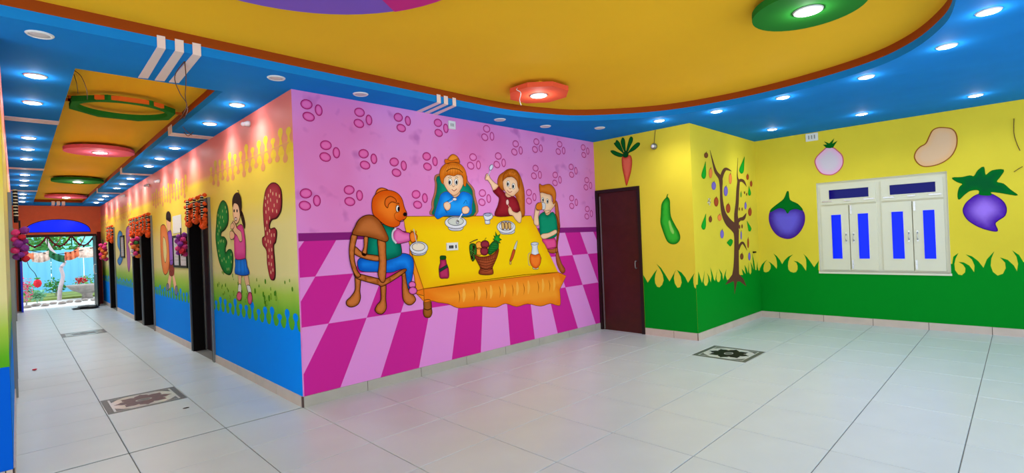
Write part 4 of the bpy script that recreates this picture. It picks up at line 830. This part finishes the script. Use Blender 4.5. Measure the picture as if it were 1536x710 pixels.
t = painted('painted_chair', 'painted slim brown chair behind the boy in green', W_PINK, T5((490, 378))); b = Brush(t, W_PINK, T5, line=(70, 30, 12), lw=.006)
b.poly('seat', [(382, 208), (450, 196), (452, 230), (404, 237)], (140, 66, 20), 2.6, inner=(182, 100, 46), k=2); b.poly('post', [(438, -40), (452, -20), (462, 20), (472, 60), (462, 130), (456, 205), (480, 300), (506, 345), (507, 368), (490, 380), (468, 358), (445, 292), (442, 200), (450, 110), (456, 60), (446, 10)], (140, 66, 20), 2.4, inner=(186, 104, 50))
b = Brush(t, W_PINK, T3, line=(70, 30, 12), lw=.005); b.poly('back_edge', [(795, 440), (822, 455), (836, 540), (846, 640), (850, 720), (815, 720), (800, 560)], (160, 80, 28), 2.3, inner=(190, 106, 50))

# --- yellow walls: grass and vegetables
GR = (4, 138, 34)
T11, T9, T8, Tg, T13 = crop(960, 280, 4.44), crop(1020, 320, 5.4615), crop(1020, 210, 5.915), crop(1120, 370, 12.8), crop(1400, 230, 3.735)
ZG = .81
def grass(label, wall, base_u, tops, bands=()):
    """painted grass: a green band whose upper edge breaks into curling blades"""
    t = thing('painted_grass', label, 'wall painting', wall.p3((base_u, .1), 0))
    for (u0, u1), uv in tops:
        uv = [(min(max(a, min(u0, u1)), max(u0, u1)), z) for a, z in uv]
        shape2('grass_blades', t, wall, [(u0, .1)]+[(u0, uv[0][1])]+uv+[(u1, uv[-1][1]), (u1, .1)], GR, .2)
    for q in bands: shape2('green_band', t, wall, rect(*q), GR, .2)
def tr_(wall, T_, pts): return [wall.p2(T_(p)) for p in pts]
gc = [(16, 645), (18, 588), (35, 610), (52, 640), (75, 605), (95, 575), (115, 551), (103, 585), (98, 615), (102, 645), (115, 668), (130, 672), (148, 655), (158, 625), (152, 588), (135, 552), (110, 515), (140, 542), (168, 585), (197, 632), (215, 600), (241, 552), (230, 580), (226, 610), (232, 645), (250, 675), (268, 670), (278, 640), (272, 602), (259, 577), (246, 556), (277, 573), (302, 605), (320, 642), (340, 610), (363, 576), (355, 605), (356, 640), (362, 670), (372, 682), (380, 665), (383, 640), (378, 600), (386, 640)]
grass('painted green grass below the long gourd', W_CAR, 3.55, [((3.952, YT), tr_(W_CAR, T11, gc))])
gt = [(145, 585), (150, 477), (163, 520), (180, 572), (191, 530), (201, 468), (197, 530), (193, 568), (205, 595), (220, 592), (232, 560), (229, 520), (219, 488), (238, 520), (252, 567), (258, 520), (247, 443), (264, 490), (276, 540), (286, 556), (296, 505), (306, 458), (299, 505), (298, 540), (307, 562), (320, 565), (331, 545), (334, 505), (317, 452), (345, 495), (353, 548), (362, 510), (379, 458), (373, 510), (384, 548), (500, 506), (516, 506), (505, 455), (522, 475), (537, 498), (528, 423), (546, 455), (556, 492), (562, 398), (563, 450), (566, 485), (575, 502), (584, 485), (584, 445), (577, 398), (592, 430), (602, 465), (590, 330), (607, 395), (617, 466), (626, 466), (633, 394), (636, 440), (642, 470)]
grass('painted green grass at the foot of the fruit tree', W_TREE, 7.8, [((XC, XW), tr_(W_TREE, T9, gt))])
gw = [(235, 480), (250, 430), (290, 350), (340, 295), (400, 248), (355, 300), (330, 360), (322, 430), (330, 485), (370, 497), (420, 480), (458, 430), (465, 370), (447, 322), (414, 286), (470, 318), (520, 360), (575, 428), (586, 380), (580, 290), (562, 210), (513, 133), (580, 185), (640, 260), (682, 338), (730, 262), (800, 195), (892, 150), (832, 210), (802, 290), (792, 370), (802, 440), (840, 485), (900, 502), (950, 490), (978, 440), (978, 370), (957, 312), (900, 274), (980, 292), (1062, 350), (1140, 468), (1149, 380), (1143, 260), (1120, 190), (1088, 138), (1160, 205), (1230, 300), (1296, 398), (1340, 335), (1387, 268), (1376, 350), (1376, 440), (1390, 485)]
gr = [(106, 620), (112, 580), (141, 559), (125, 590), (118, 620), (122, 655), (140, 680), (160, 684), (178, 668), (180, 645), (167, 625), (141, 609), (172, 613), (202, 630), (229, 667), (231, 630), (216, 595), (182, 567), (217, 578), (252, 605), (281, 642), (300, 595), (342, 549), (325, 590), (321, 630), (334, 665), (360, 686), (390, 676), (406, 645), (402, 613), (374, 584), (417, 598), (452, 630), (469, 662), (475, 620), (466, 580), (442, 545), (480, 570), (505, 610)]
rx = []
for k in range(9): y = -.22-k*.4; rx += [(y, .82), (y-.05, .95), (y-.01, 1.08), (y-.12, .96), (y-.2, .83), (y-.26, .9), (y-.34, 1.0), (y-.3, .88), (y-.34, .81)]
grass('painted green grass along the window wall', W_WIN, 2.6, [((YT, WY1), tr_(W_WIN, Tg, gw)), ((WY0, HY0), tr_(W_WIN, T13, gr)+rx)], [(WY0, .1, WY1, WZ0-.03)])

t = painted('painted_carrot', 'painted red carrot with dark green tops above the brown door', W_CAR, (940, 277)); b = Brush(t, W_CAR, crop(920, 190, 7.1), lw=.006)
DG = (8, 78, 30)
for L in ([(112, 300), (90, 322), (50, 318), (0, 295), (-28, 262), (0, 255), (50, 275), (90, 290)], [(112, 285), (85, 265), (40, 225), (8, 180), (22, 172), (36, 145), (62, 165), (82, 205)], [(128, 270), (105, 240), (82, 170), (92, 128), (104, 120), (122, 145), (128, 205)], [(140, 270), (150, 210), (172, 130), (190, 108), (208, 125), (204, 160), (178, 215), (158, 262)], [(150, 290), (180, 245), (225, 195), (260, 172), (284, 180), (272, 208), (225, 250), (175, 275)]): b.poly('leaf', L, DG, 1, inner=(14, 104, 38), line=(6, 52, 20))
b.poly('root', [(92, 345), (104, 322), (130, 330), (155, 312), (182, 308), (198, 345), (198, 410), (186, 490), (166, 560), (146, 624), (134, 612), (115, 520), (97, 430)], (204, 62, 40), 2, inner=(236, 112, 84), line=(170, 50, 34)); b.poly('crown', [(104, 300), (128, 258), (160, 280), (156, 318), (128, 330), (106, 318)], DG, 3)
t = painted('painted_gourd', 'painted long green gourd on the yellow wall beside the door', W_CAR, (1010, 366)); b = Brush(t, W_CAR, T11, lw=.007)
G_ = [(140, 190), (145, 120), (165, 85), (185, 72), (198, 95), (200, 140), (206, 200), (235, 260), (262, 310), (266, 350), (245, 378), (210, 382), (180, 360), (152, 290), (138, 240)]
b.poly('gourd', G_, (6, 116, 22), 1, inner=(60, 186, 52), line=(10, 110, 26)); b.stroke('stem', [(182, 78), (181, 64), (187, 50)], [.03, .016, .012], (8, 104, 20), 2); b.poly('highlight', [(190, 235), (200, 225), (212, 262), (228, 300), (222, 318), (205, 300), (195, 265)], (120, 206, 80), 2, inner=(150, 216, 100), line=None)
t = painted('painted_bean', 'painted pale kidney bean above the window', W_WIN, (1392, 250)); Brush(t, W_WIN, crop(1370, 180, 5.915), line=(158, 92, 34), lw=.014).poly('bean', [(10, 330), (25, 280), (60, 240), (110, 210), (140, 150), (170, 95), (220, 70), (290, 70), (340, 80), (375, 115), (388, 170), (380, 240), (345, 310), (290, 360), (220, 395), (140, 413), (80, 410), (35, 380)], (236, 184, 132), 1, inner=(232, 192, 152))
t = painted('painted_turnip', 'painted purple turnip with big green leaves right of the window', W_WIN, (1490, 346)); b = Brush(t, W_WIN, T13, line=(60, 24, 120), lw=.01)
b.poly('root', [(240, 235), (290, 222), (340, 235), (390, 270), (409, 310), (400, 350), (365, 375), (346, 396), (358, 436), (300, 428), (240, 405), (190, 370), (167, 325), (180, 285), (210, 255)], (78, 30, 164), 1, inner=(164, 122, 236), soft=.17)
b = Brush(t, W_WIN, crop(1370, 180, 5.915), lw=.008)
b.poly('leaves', [(345, 515), (430, 510), (500, 495), (540, 500), (575, 448), (625, 418), (640, 490), (700, 450), (800, 443), (772, 500), (738, 550), (800, 568), (860, 620), (925, 668), (850, 660), (760, 645), (685, 640), (690, 668), (590, 664), (588, 632), (560, 620), (500, 630), (450, 665), (405, 706), (395, 660), (410, 600), (438, 568), (390, 550)], (2, 112, 34), 2, inner=(8, 92, 44), k=3, line=(4, 96, 30))
t = painted('painted_onion', 'painted pinkish white onion with green sprout left above the window', W_WIN, (1243, 262)); b = Brush(t, W_WIN, crop(1200, 180, 7.1), line=(206, 84, 110), lw=.014)
b.poly('bulb', [(160, 450), (175, 400), (215, 355), (260, 315), (285, 295), (350, 295), (400, 330), (445, 375), (460, 430), (450, 490), (410, 545), (350, 582), (290, 586), (230, 570), (185, 520)], (244, 186, 222), 1, inner=(222, 208, 222)); b.poly('sprout', [(245, 265), (288, 262), (255, 228), (312, 250), (366, 196), (346, 252), (400, 222), (352, 296), (318, 302), (280, 298)], (4, 100, 26), 2, k=0, line=None)
t = painted('painted_brinjal', 'painted round purple brinjal left of the window', W_WIN, (1181, 358)); b = Brush(t, W_WIN, crop(1130, 240, 3.945), line=(90, 30, 130), lw=.014)
b.poly('fruit', [(94, 350), (105, 300), (150, 282), (200, 285), (260, 282), (297, 310), (303, 360), (285, 410), (250, 450), (205, 466), (150, 450), (110, 405)], (66, 34, 150), 1, inner=(108, 96, 222), soft=.15); b.poly('cap', [(102, 308), (110, 290), (145, 262), (182, 232), (200, 190), (208, 192), (216, 238), (262, 262), (292, 298), (252, 288), (216, 298), (203, 316), (186, 292), (150, 284)], (4, 112, 34), 2, k=3, line=(4, 96, 30))
# --- fruit tree
t = painted('painted_tree', 'painted brown fruit tree hung with many kinds of fruit and vegetables', W_TREE, (1102, 438)); TB = (98, 62, 46)
def wid(px, T_s, at): # pixel width on the wall -> metres
    return px/T_s*abs(W_TREE.p2((1090, 330))[0]-W_TREE.p2((1091, 330))[0])
b9, b8 = Brush(t, W_TREE, T9, lw=.004), Brush(t, W_TREE, T8, lw=.004)
def mixpts(lst): return [(T9(p) if a == 9 else T8(p)) for a, p, w_ in lst], [wid(w_, 5.46 if a == 9 else 5.915, p) for a, p, w_ in lst]
def limb(nm, lst, lay):
    P = smoothpath([Vector((*(T9(p) if a == 9 else T8(p)), w_/(5.46 if a == 9 else 5.915))) for a, p, w_ in lst], 6); L, Rr = [], []
    for i, p in enumerate(P):
        d = P[min(i+1, len(P)-1)]-P[max(i-1, 0)]; d = Vector((d.x, d.y)).normalized(); nn = Vector((-d.y, d.x))*max(p.z, .2)/2; q = Vector((p.x, p.y)); L.append(q+nn); Rr.append(q-nn)
    V = [W_TREE.p3(W_TREE.p2(q), lay) for q in L+Rr]; n = len(L)
    o = mesh(nm, V, [(i, i+1, n+i+1, n+i) for i in range(n-1)], t, PAINT); setcol(o.data, [(*lin(TB), 1)]*len(V))
for nm, lst in (('trunk', [(9, (455, 560), 96), (9, (455, 515), 62), (9, (460, 430), 44), (9, (462, 300), 38), (9, (462, 200), 38), (9, (458, 140), 50)]), ('root', [(9, (450, 505), 40), (9, (415, 548), 34), (9, (372, 584), 3)]), ('root', [(9, (462, 505), 40), (9, (505, 550), 34), (9, (542, 598), 3)]), ('root', [(9, (455, 520), 40), (9, (452, 590), 18), (9, (446, 662), 2)]),
        ('branch', [(9, (458, 160), 40), (9, (440, 118), 62), (9, (395, 72), 58), (8, (386, 650), 40), (8, (368, 540), 26), (8, (364, 440), 22), (8, (358, 345), 34), (8, (318, 285), 26), (8, (296, 215), 15), (8, (265, 92), 3)]), ('branch', [(8, (360, 360), 24), (8, (376, 300), 28), (8, (398, 262), 28), (8, (425, 262), 18), (8, (457, 280), 2)]),
        ('branch', [(9, (456, 150), 46), (9, (462, 90), 40), (8, (496, 660), 32), (8, (506, 560), 28), (8, (512, 440), 26), (8, (518, 370), 22), (8, (508, 320), 8), (8, (512, 160), 2)]), ('branch', [(8, (512, 385), 16), (8, (532, 360), 26), (8, (562, 368), 22), (8, (590, 415), 2)]), ('branch', [(9, (465, 75), 30), (9, (490, 50), 26), (9, (518, 42), 28), (9, (542, 0), 4)]), ('branch', [(9, (474, 300), 22), (9, (492, 258), 20), (9, (516, 245), 18), (9, (548, 305), 2)])):
    TL = globals().get('TL', 0)+.07; limb(nm, lst, 1+TL)
PU, RB, OR, GN, BN = (112, 92, 176), (158, 58, 28), (226, 122, 54), (10, 146, 30), (112, 58, 26)
def drop(b, base, tip, w_, col):
    bx, by = base; tx, ty = tip; dx, dy = bx-tx, by-ty
    b.poly('pear_gourd', [(tx, ty), (tx+dx*.35+w_*.35, ty+dy*.35), (bx+w_, by), (bx+w_*.6, by+w_*1.6), (bx-w_*.1, by+w_*2), (bx-w_*.8, by+w_*1.4), (bx-w_, by), (tx+dx*.35-w_*.35, ty+dy*.35)], col, 2, inner=(24, 172, 44), k=3, line=None)
for base, tip, w_ in (((210, 305), (226, 190), 21), ((546, 258), (572, 146), 21), ((616, 470), (610, 408), 13)): drop(b8, base, tip, w_, GN)
for base, tip, w_ in (((193, 98), (211, 3), 19), ((570, 122), (546, 60), 14)): drop(b9, base, tip, w_, GN)
def fr(b, c, rx, ry, col, stem=True, nm='fruit'):
    b.ell(nm, c, rx, ry, col, 2, inner=tuple(min(255, v+18) for v in col), line=None, n=10)
    if stem: b.stroke('fruit_stem', [(c[0], c[1]-ry*.8), (c[0]+rx*.25, c[1]-ry-8)], .012, (70, 52, 30), 2.4)
for c, rx, ry, col in [((230, 137), 18, 25, BN), ((270, 295), 16, 46, OR), ((298, 408), 20, 37, PU), ((320, 550), 20, 42, RB), ((445, 345), 14, 48, OR), ((405, 455), 18, 45, PU), ((426, 608), 20, 42, RB), ((598, 330), 12, 26, RB), ((630, 390), 11, 26, RB), ((540, 487), 7, 24, (90, 140, 40)), ((572, 468), 5, 13, BN), ((590, 483), 5, 13, BN), ((580, 585), 10, 31, PU), ((525, 613), 5, 15, BN), ((550, 615), 5, 15, BN), ((619, 640), 16, 36, RB), ((268, 705), 15, 28, BN), ((350, 690), 18, 30, OR)]: fr(b8, c, rx, ry, col, ry > 20)
for c, rx, ry, col in [((343, 172), 15, 35, PU), ((487, 112), 6, 17, BN), ((507, 108), 6, 17, BN), ((500, 182), 6, 36, PU), ((557, 245), 7, 42, RB), ((505, 355), 14, 26, BN), ((567, 355), 10, 33, PU)]: fr(b9, c, rx, ry, col, ry > 20)
b9.poly('leaf_fruit', [(383, 240), (410, 212), (430, 222), (430, 245), (412, 272), (395, 258)], GN, 2, inner=(20, 160, 40), line=None)
for q in range(12): b8.ell('berry', (258+15*math.cos(q*2.4)*(q/12)**.5, 547+33*math.sin(q*2.4)*(q/12)**.5), 3.6, 5, (216, 206, 226) if q % 2 else (120, 108, 140), 2, line=None, n=6)

# ================================================================== SMALL FITTINGS
def plate(name, label, wall, px, w_, h_, cat, deco):
    u, z = wall.p2(px); t = thing(name, label, cat, wall.p3((u, z-h_/2), 0))
    def bb(nm, du, dz, hw, hh, d0, d1, m):
        if wall.ax == 1: return box(nm, (u+du-hw, wall.v-d0, z+dz-hh), (u+du+hw, wall.v-d1, z+dz+hh), t, m)
        return box(nm, (wall.v-d0, u-du-hw, z+dz-hh), (wall.v-d1, u-du+hw, z+dz+hh), t, m)
    bb('plate', 0, 0, w_/2, h_/2, 0, .018, 'white_plastic')
    deco(bb); return t
plate('switchboard', 'white switchboard on the painted yellow table', W_PINK, (677.5, 370), .165, .09, 'switchboard', lambda bb: ([bb('switch', -.045+k*.022, -.004, .006, .018, .018, .026, 'black_plastic') for k in range(3)], bb('socket', .05, -.002, .008, .02, .018, .021, 'black_plastic')))
plate('junction_box', 'white junction plate high on the pink wall', W_PINK, (677, 188), .1, .095, 'switchboard', lambda bb: [bb('slot', -.02+k*.02, 0, .004, .018, .018, .02, 'steel_grey') for k in range(3)])
plate('junction_box', 'white junction plate below the ceiling left of the onion', W_WIN, (1218, 206), .17, .12, 'switchboard', lambda bb: [bb('slot', -.04+k*.04, 0, .008, .03, .018, .022, 'steel_grey') for k in range(3)])
u, z = W_CAR.p2((982, 220)); t = thing('bulb_holder', 'round metal bulb holder hanging by a wire beside the carrot', 'bulb holder', (XC-.03, u, z+.04))
v, f = tube_data([(XC-.002, u, z), (XC-.03, u, z), (XC-.05, u, z)], [.045, .045, .03], 16); mesh('holder', v, f, t, 'steel_grey', smooth=True); blobs('bulb', [((XC-.055, u, z), .026)], t, 'bloom_white', 0, fine=True, smooth=True); tube('wire', [(XC-.01, u, z+.04), (XC-.006, u-.01, z+.14), (XC-.004, u-.025, H)], .004, t, 'wire_brown')
u, z = W_TREE.p2((1130, 378.5)); t = box('wall_hook', (u-.03, YT-.03, z-.012), (u+.05, YT, z+.012), None, 'black_plastic'); meta(t, 'small black peg in the wall right of the painted tree', 'peg')
for px, lb in (((375, 186), 'nearest white bulb holder under the corridor soffit above the letter E'), ((240, 272), 'white bulb holder high above the nearest doorway'), ((224, 278), 'white bulb holder high above the painted boy'), ((188, 294), 'white bulb holder high above the far painted letters')):
    u, z = W_COR.p2(px); t = thing('wall_bulb', lb, 'bulb holder', (XB, u, z))
    v, f = tube_data([(XB-.002, u, z), (XB-.025, u, z), (XB-.06, u, z-.01)], [.03, .03, .022], 12); mesh('holder', v, f, t, 'white_plastic', smooth=True); blobs('bulb', [((XB-.07, u, z-.012), .024)], t, 'bloom_white', 0, fine=True, smooth=True)
h = hit((52, 556), 2, 0); t = blobs('petal', [((h.x, h.y, .012), (.028, .03, .012))], None, 'bloom_red', .2); meta(t, 'small red petal lying on the corridor floor', 'petal')
h = hit((279, 613), 2, 0); t = blobs('scrap', [((h.x, h.y, .005), (.03, .008, .005))], None, 'string_dark', .2); meta(t, 'tiny dark scrap on the floor near the inlay', 'scrap')

# ================================================================== ENTRANCE AND GARDEN
t = thing('window_2', 'arched blue fanlight over the garden entrance', 'window', (.915, YE, 2.2), kind='structure')
wall_slab('pane', 1, YE+.05, YE+.06, arch, parent=t, m='blue_glass')
av = [Vector((x, YE+.03, z)) for x, z in arch]; v, f = tube_data(av+[av[0]], .018, 6); mesh('frame', v, f, t, 'frame_dark')
t = thing('door_8', 'dark wooden frame of the open garden entrance', 'door', (.9, YE, 0), kind='structure')
boxes('frame', [((.02, YE-.02, 0), (.09, YE+.12, 2.14)), ((1.69, YE-.02, 0), (1.76, YE+.12, 2.14)), ((.09, YE-.02, 2.07), (1.69, YE+.12, 2.14))], t, 'frame_dark')
mat('door_red', (92, 22, 28), .5, spec=.1); box('architrave', (1.765, YE-.03, 0), (XB-.013, YE-.002, 2.2), t, 'door_red')
lf = box('leaf', (1.66, YE-.86, .01), (1.7, YE-.03, 2.06), t, 'door_black'); tube('handle', [(1.66, YE-.78, .95), (1.61, YE-.78, .97), (1.61, YE-.78, 1.2), (1.66, YE-.78, 1.22)], .014, lf, 'white_plastic', sm=3)
mat('leaf_blue', (40, 60, 200), .5); mat('leaf_pinkred', (226, 60, 110), .6)
lf = box('leaf', (.07, YE-.55, .01), (.11, YE-.03, 2.06), t, 'leaf_blue'); box('leaf_panel', (.108, YE-.45, .75), (.118, YE-.12, 1.4), lf, 'leaf_pinkred')
mat('swag_red', (110, 28, 40), .8, var=.3, scale=40)
t = thing('door_swag', 'dark red looped swag across the top of the garden entrance', 'garland', (.9, YE-.04, 2.12))
for k in range(3):
    x0 = .12+k*.53; tube('swag_loop', [(x0+.53*i/10, YE-.05, 2.1-.3*math.sin(math.pi*i/10)) for i in range(11)], .022, t, 'swag_red'); 
    for i in range(1, 10, 2): blobs('swag_bead', [((x0+.53*i/10, YE-.05, 2.07-.3*math.sin(math.pi*i/10)), .026)], t, 'swag_red')
    if k: tube('tassel', [(x0, YE-.05, 2.1), (x0, YE-.05, 1.8)], .014, t, 'bloom_green', sm=0)
t = blobs('doormat', [((1.40, 18.75, .035), (.24, .4, .035)), ((1.5, 18.5, .03), (.16, .24, .03)), ((1.22, 18.62, .02), (.16, .2, .02))], None, 'black_plastic', .12, fine=True, smooth=True); meta(t, 'crumpled black doormat at the garden entrance', 'doormat')
# ground and fence
mat('paving', (205, 208, 205), .8, var=.08, scale=2); mat('soil', (120, 140, 70), .9, var=.3, scale=4); mat('fence_blue', (110, 190, 232), .5); mat('bark_white', (186, 174, 180), .8, var=.1, scale=9); mat('stone', (150, 145, 140), .85, var=.2, scale=7)
for k, c in enumerate([(70, 150, 60), (110, 180, 90), (60, 130, 90), (130, 190, 150)]): mat(f'leaf{k}', c, .6, var=.25, scale=20)
o = box('ground', (-6, YE+.2, -.14), (9, 40, -.02), None, 'paving', 'structure'); meta(o, 'pale paved garden ground outside the entrance', 'ground')
o = box('planting_bed', (-4, 23.7, -.02), (7, 27.3, .05), None, 'soil'); meta(o, 'green planting bed before the blue fence', 'planting bed')
t = thing('blue_fence', 'light blue corrugated sheet fence at the back of the garden', 'fence', (1.5, 27.4, .1))
for i in range(11):
    x0 = -4+i*1.0; v = []; f = []
    for k in range(13): xx = x0+k*.98/12; dz = .03*math.sin(k*math.pi/1.5); v += [(xx, 27.4+dz, .05), (xx, 27.4+dz, 1.75), (xx, 27.42+dz, 1.75), (xx, 27.42+dz, .05)]
    for k in range(12):
        a = 4*k; f += [(a, a+4, a+5, a+1), (a+1, a+5, a+6, a+2), (a+2, a+6, a+7, a+3), (a+3, a+7, a+4, a)]
    mesh('sheet', v, f, t, 'fence_blue')
mat('tarp_cyan', (120, 214, 216), .6, var=.12, scale=1.2)
o = mesh('tarpaulin', [(-7, 32.5, 1.5), (11, 32.5, 1.7), (11, 34.5, 4.2), (-7, 34.5, 3.9), (-7, 32.52, 1.48), (11, 32.52, 1.68), (11, 34.52, 4.18), (-7, 34.52, 3.88)], BF, None, 'tarp_cyan'); meta(o, 'pale turquoise tarpaulin roof beyond the fence', 'tarpaulin')
def shrub(name, label, c, r, h_, n, lm, seed, stem=True, leaf=.1):
    rr = random.Random(seed); t = thing(name, label, 'plant', c); v, f = [], []
    for i in range(n):
        d = Vector((rr.gauss(0, 1), rr.gauss(0, 1), rr.gauss(0, 1))).normalized()*rr.random()**.4
        p = Vector((c[0]+d.x*r, c[1]+d.y*r, c[2]+h_*(.55+.45*d.z))); a = Vector((rr.gauss(0, 1), rr.gauss(0, 1), rr.gauss(0, .6))).normalized(); q = a.cross(Vector((rr.random(), rr.random(), 1))).normalized(); L = leaf*rr.uniform(.7, 1.4); k = len(v)
        v += [p, p+a*L*.5+q*L*.25, p+a*L, p+a*L*.5-q*L*.25]; f.append((k, k+1, k+2, k+3))
    mesh('foliage', v, f, t, lm, 'stuff')
    if stem: tube('stem', [c, (c[0]+.03, c[1], c[2]+h_*.4), (c[0], c[1], c[2]+h_*.8)], .02, t, 'stone')
shrub('leafy_tree', 'tall pale green tree behind the fence at left', (-1.9, 29.2, 0), 1.25, 3.6, 1600, 'leaf3', 1, leaf=.25)
shrub('leafy_tree', 'green tree overhanging the fence in the middle', (.95, 29.2, 0), 1.2, 3.7, 1500, 'leaf1', 2, leaf=.24)
shrub('leafy_tree', 'darker green tree behind the fence at right', (3.8, 29.2, 0), 1.25, 3.8, 1500, 'leaf2', 3, leaf=.25)
for k, (x, y, r, hh, lm, lb) in enumerate([(.2, 24.3, .28, .6, 'leaf1', 'low light green plant at the left of the garden bed'), (1.0, 24.9, .34, .62, 'leaf0', 'low green plant beside the white tree'), (2.0, 25.2, .5, .7, 'leaf1', 'light green plant behind the stone bowl'), (2.7, 25.0, .45, .8, 'leaf0', 'taller green plant behind the stone bowl at right'), (-.25, 22.3, .2, .5, 'leaf2', 'dark green plant by the left gatepost'), (.45, 22.4, .2, .35, 'leaf3', 'pale spiky plant among the edging stones')]): shrub('garden_plant', lb, (x, y, .06), r, hh, 260, lm, 20+k)
t = thing('white_tree', 'crooked whitewashed tree trunk in the garden', 'tree', (1.05, 23.4, 0))
tube('trunk', [(1.02, 23.4, -.03), (1.06, 23.4, .4), (1.14, 23.45, .8), (1.1, 23.45, 1.1), (1.2, 23.5, 1.3), (.95, 23.5, 1.6), (.75, 23.6, 2.1), (.7, 23.6, 2.8)], [.06]*10+[.055]*10+[.05]*10+[.04]*13, t, 'bark_white', 8, 6)
tube('branch', [(1.18, 23.48, 1.28), (1.4, 23.5, 1.6), (1.7, 23.5, 2.0), (1.9, 23.5, 2.7)], .02, t, 'wire_brown'); tube('branch', [(.85, 23.55, 1.75), (1.1, 23.55, 2.1), (1.35, 23.6, 2.7)], .016, t, 'wire_brown')
t = thing('stone_bowl', 'wide grey stone bowl planter in the garden', 'planter', (1.75, 23.2, .0))
lathe('pedestal', [(.16, -.02), (.14, .12), (.2, .2)], (1.75, 23.2, 0), t, 'stone'); lathe('bowl', [(.18, .18), (.42, .3), (.55, .44), (.57, .47), (.52, .47), (.3, .38), (.0, .36)], (1.75, 23.2, 0), t, 'stone')
shrub('bowl_plant', 'red and green plant growing in the stone bowl', (1.6, 23.2, .49), .16, .26, 120, 'bloom_red', 41, False, .08)
mat('cloth_orange', (232, 130, 90), .8, var=.35, scale=9); mat('cloth_white', (226, 206, 190), .8, var=.3, scale=12); mat('cloth_green', (36, 110, 70), .8, var=.25, scale=9)
t = thing('cloth_band', 'orange, green and white patterned cloth strung across the garden', 'cloth', (1.0, 22.6, 1.75))
def strip(nm, x0, x1, z0, z1, hh, m):
    v, f = [], []; n = 12
    for i in range(n+1):
        s = i/n; x = x0+(x1-x0)*s; z = z0+(z1-z0)*s-.06*math.sin(math.pi*s); y = 22.6+.05*math.sin(i*1.7)
        v += [(x, y, z), (x, y+.02, z+hh*.5), (x, y, z+hh), (x, y+.012, z+hh), (x, y+.032, z+hh*.5), (x, y+.012, z)]
    for i in range(n):
        for k in range(6): a, c = 6*i+k, 6*i+(k+1) % 6; f.append((a, a+6, c+6, c))
    mesh(nm, v, f, t, m, smooth=True)
strip('cloth_length', -.1, .42, 1.72, 1.42, .2, 'cloth_orange'); strip('cloth_length', .36, .8, 1.36, 1.4, .32, 'cloth_white'); strip('cloth_length', .72, 1.16, 1.56, 1.28, .24, 'cloth_green'); strip('cloth_length', 1.16, 1.55, 1.36, 1.5, .28, 'cloth_orange'); strip('cloth_length', 1.5, 2.5, 1.42, 1.56, .36, 'cloth_white'); tube('cord', [(-1.2, 22.62, 2.1), (.4, 22.62, 1.7), (1.1, 22.62, 1.58), (2.6, 22.62, 1.95), (3.6, 22.62, 2.3)], .012, t, 'string_dark')
t = thing('hanging_fruit', 'red fruit ornament hanging on a bent string in the garden', 'ornament', (.45, 21.4, .95)); lathe('fruit', [(.0, -.17), (.07, -.13), (.1, -.04), (.08, .05), (.03, .09), (.0, .09)], (.45, 21.4, .72), t, 'bloom_red', 16); tube('string', [(.45, 21.4, .8), (.4, 21.4, 1.0), (.25, 21.4, 1.3), (.2, 21.4, 1.9)], .008, t, 'string_dark'); blobs('leaf', [((.45, 21.4, .84), (.08, .03, .03))], t, 'leaf0')
rs = random.Random(9)
for k in range(9):
    x = .2+k*.2; y = 21.1+.35*(k % 2)+rs.uniform(-.06, .06)+k*.08; r = rs.uniform(.07, .1); o = blobs('edging_stone', [((x, y, r*.45-.02), (r*1.2, r, r*.6))], None, 'stone', .18, fine=True)
    meta(o, f'grey edging stone, {ordn[k]} from the left gatepost', 'stone', 'edging stones in the garden')
shrub('bougainvillea', 'pink flowering plant near the left gatepost', (.18, 21.5, .0), .16, .9, 130, 'bloom_pink', 51, True, .08)
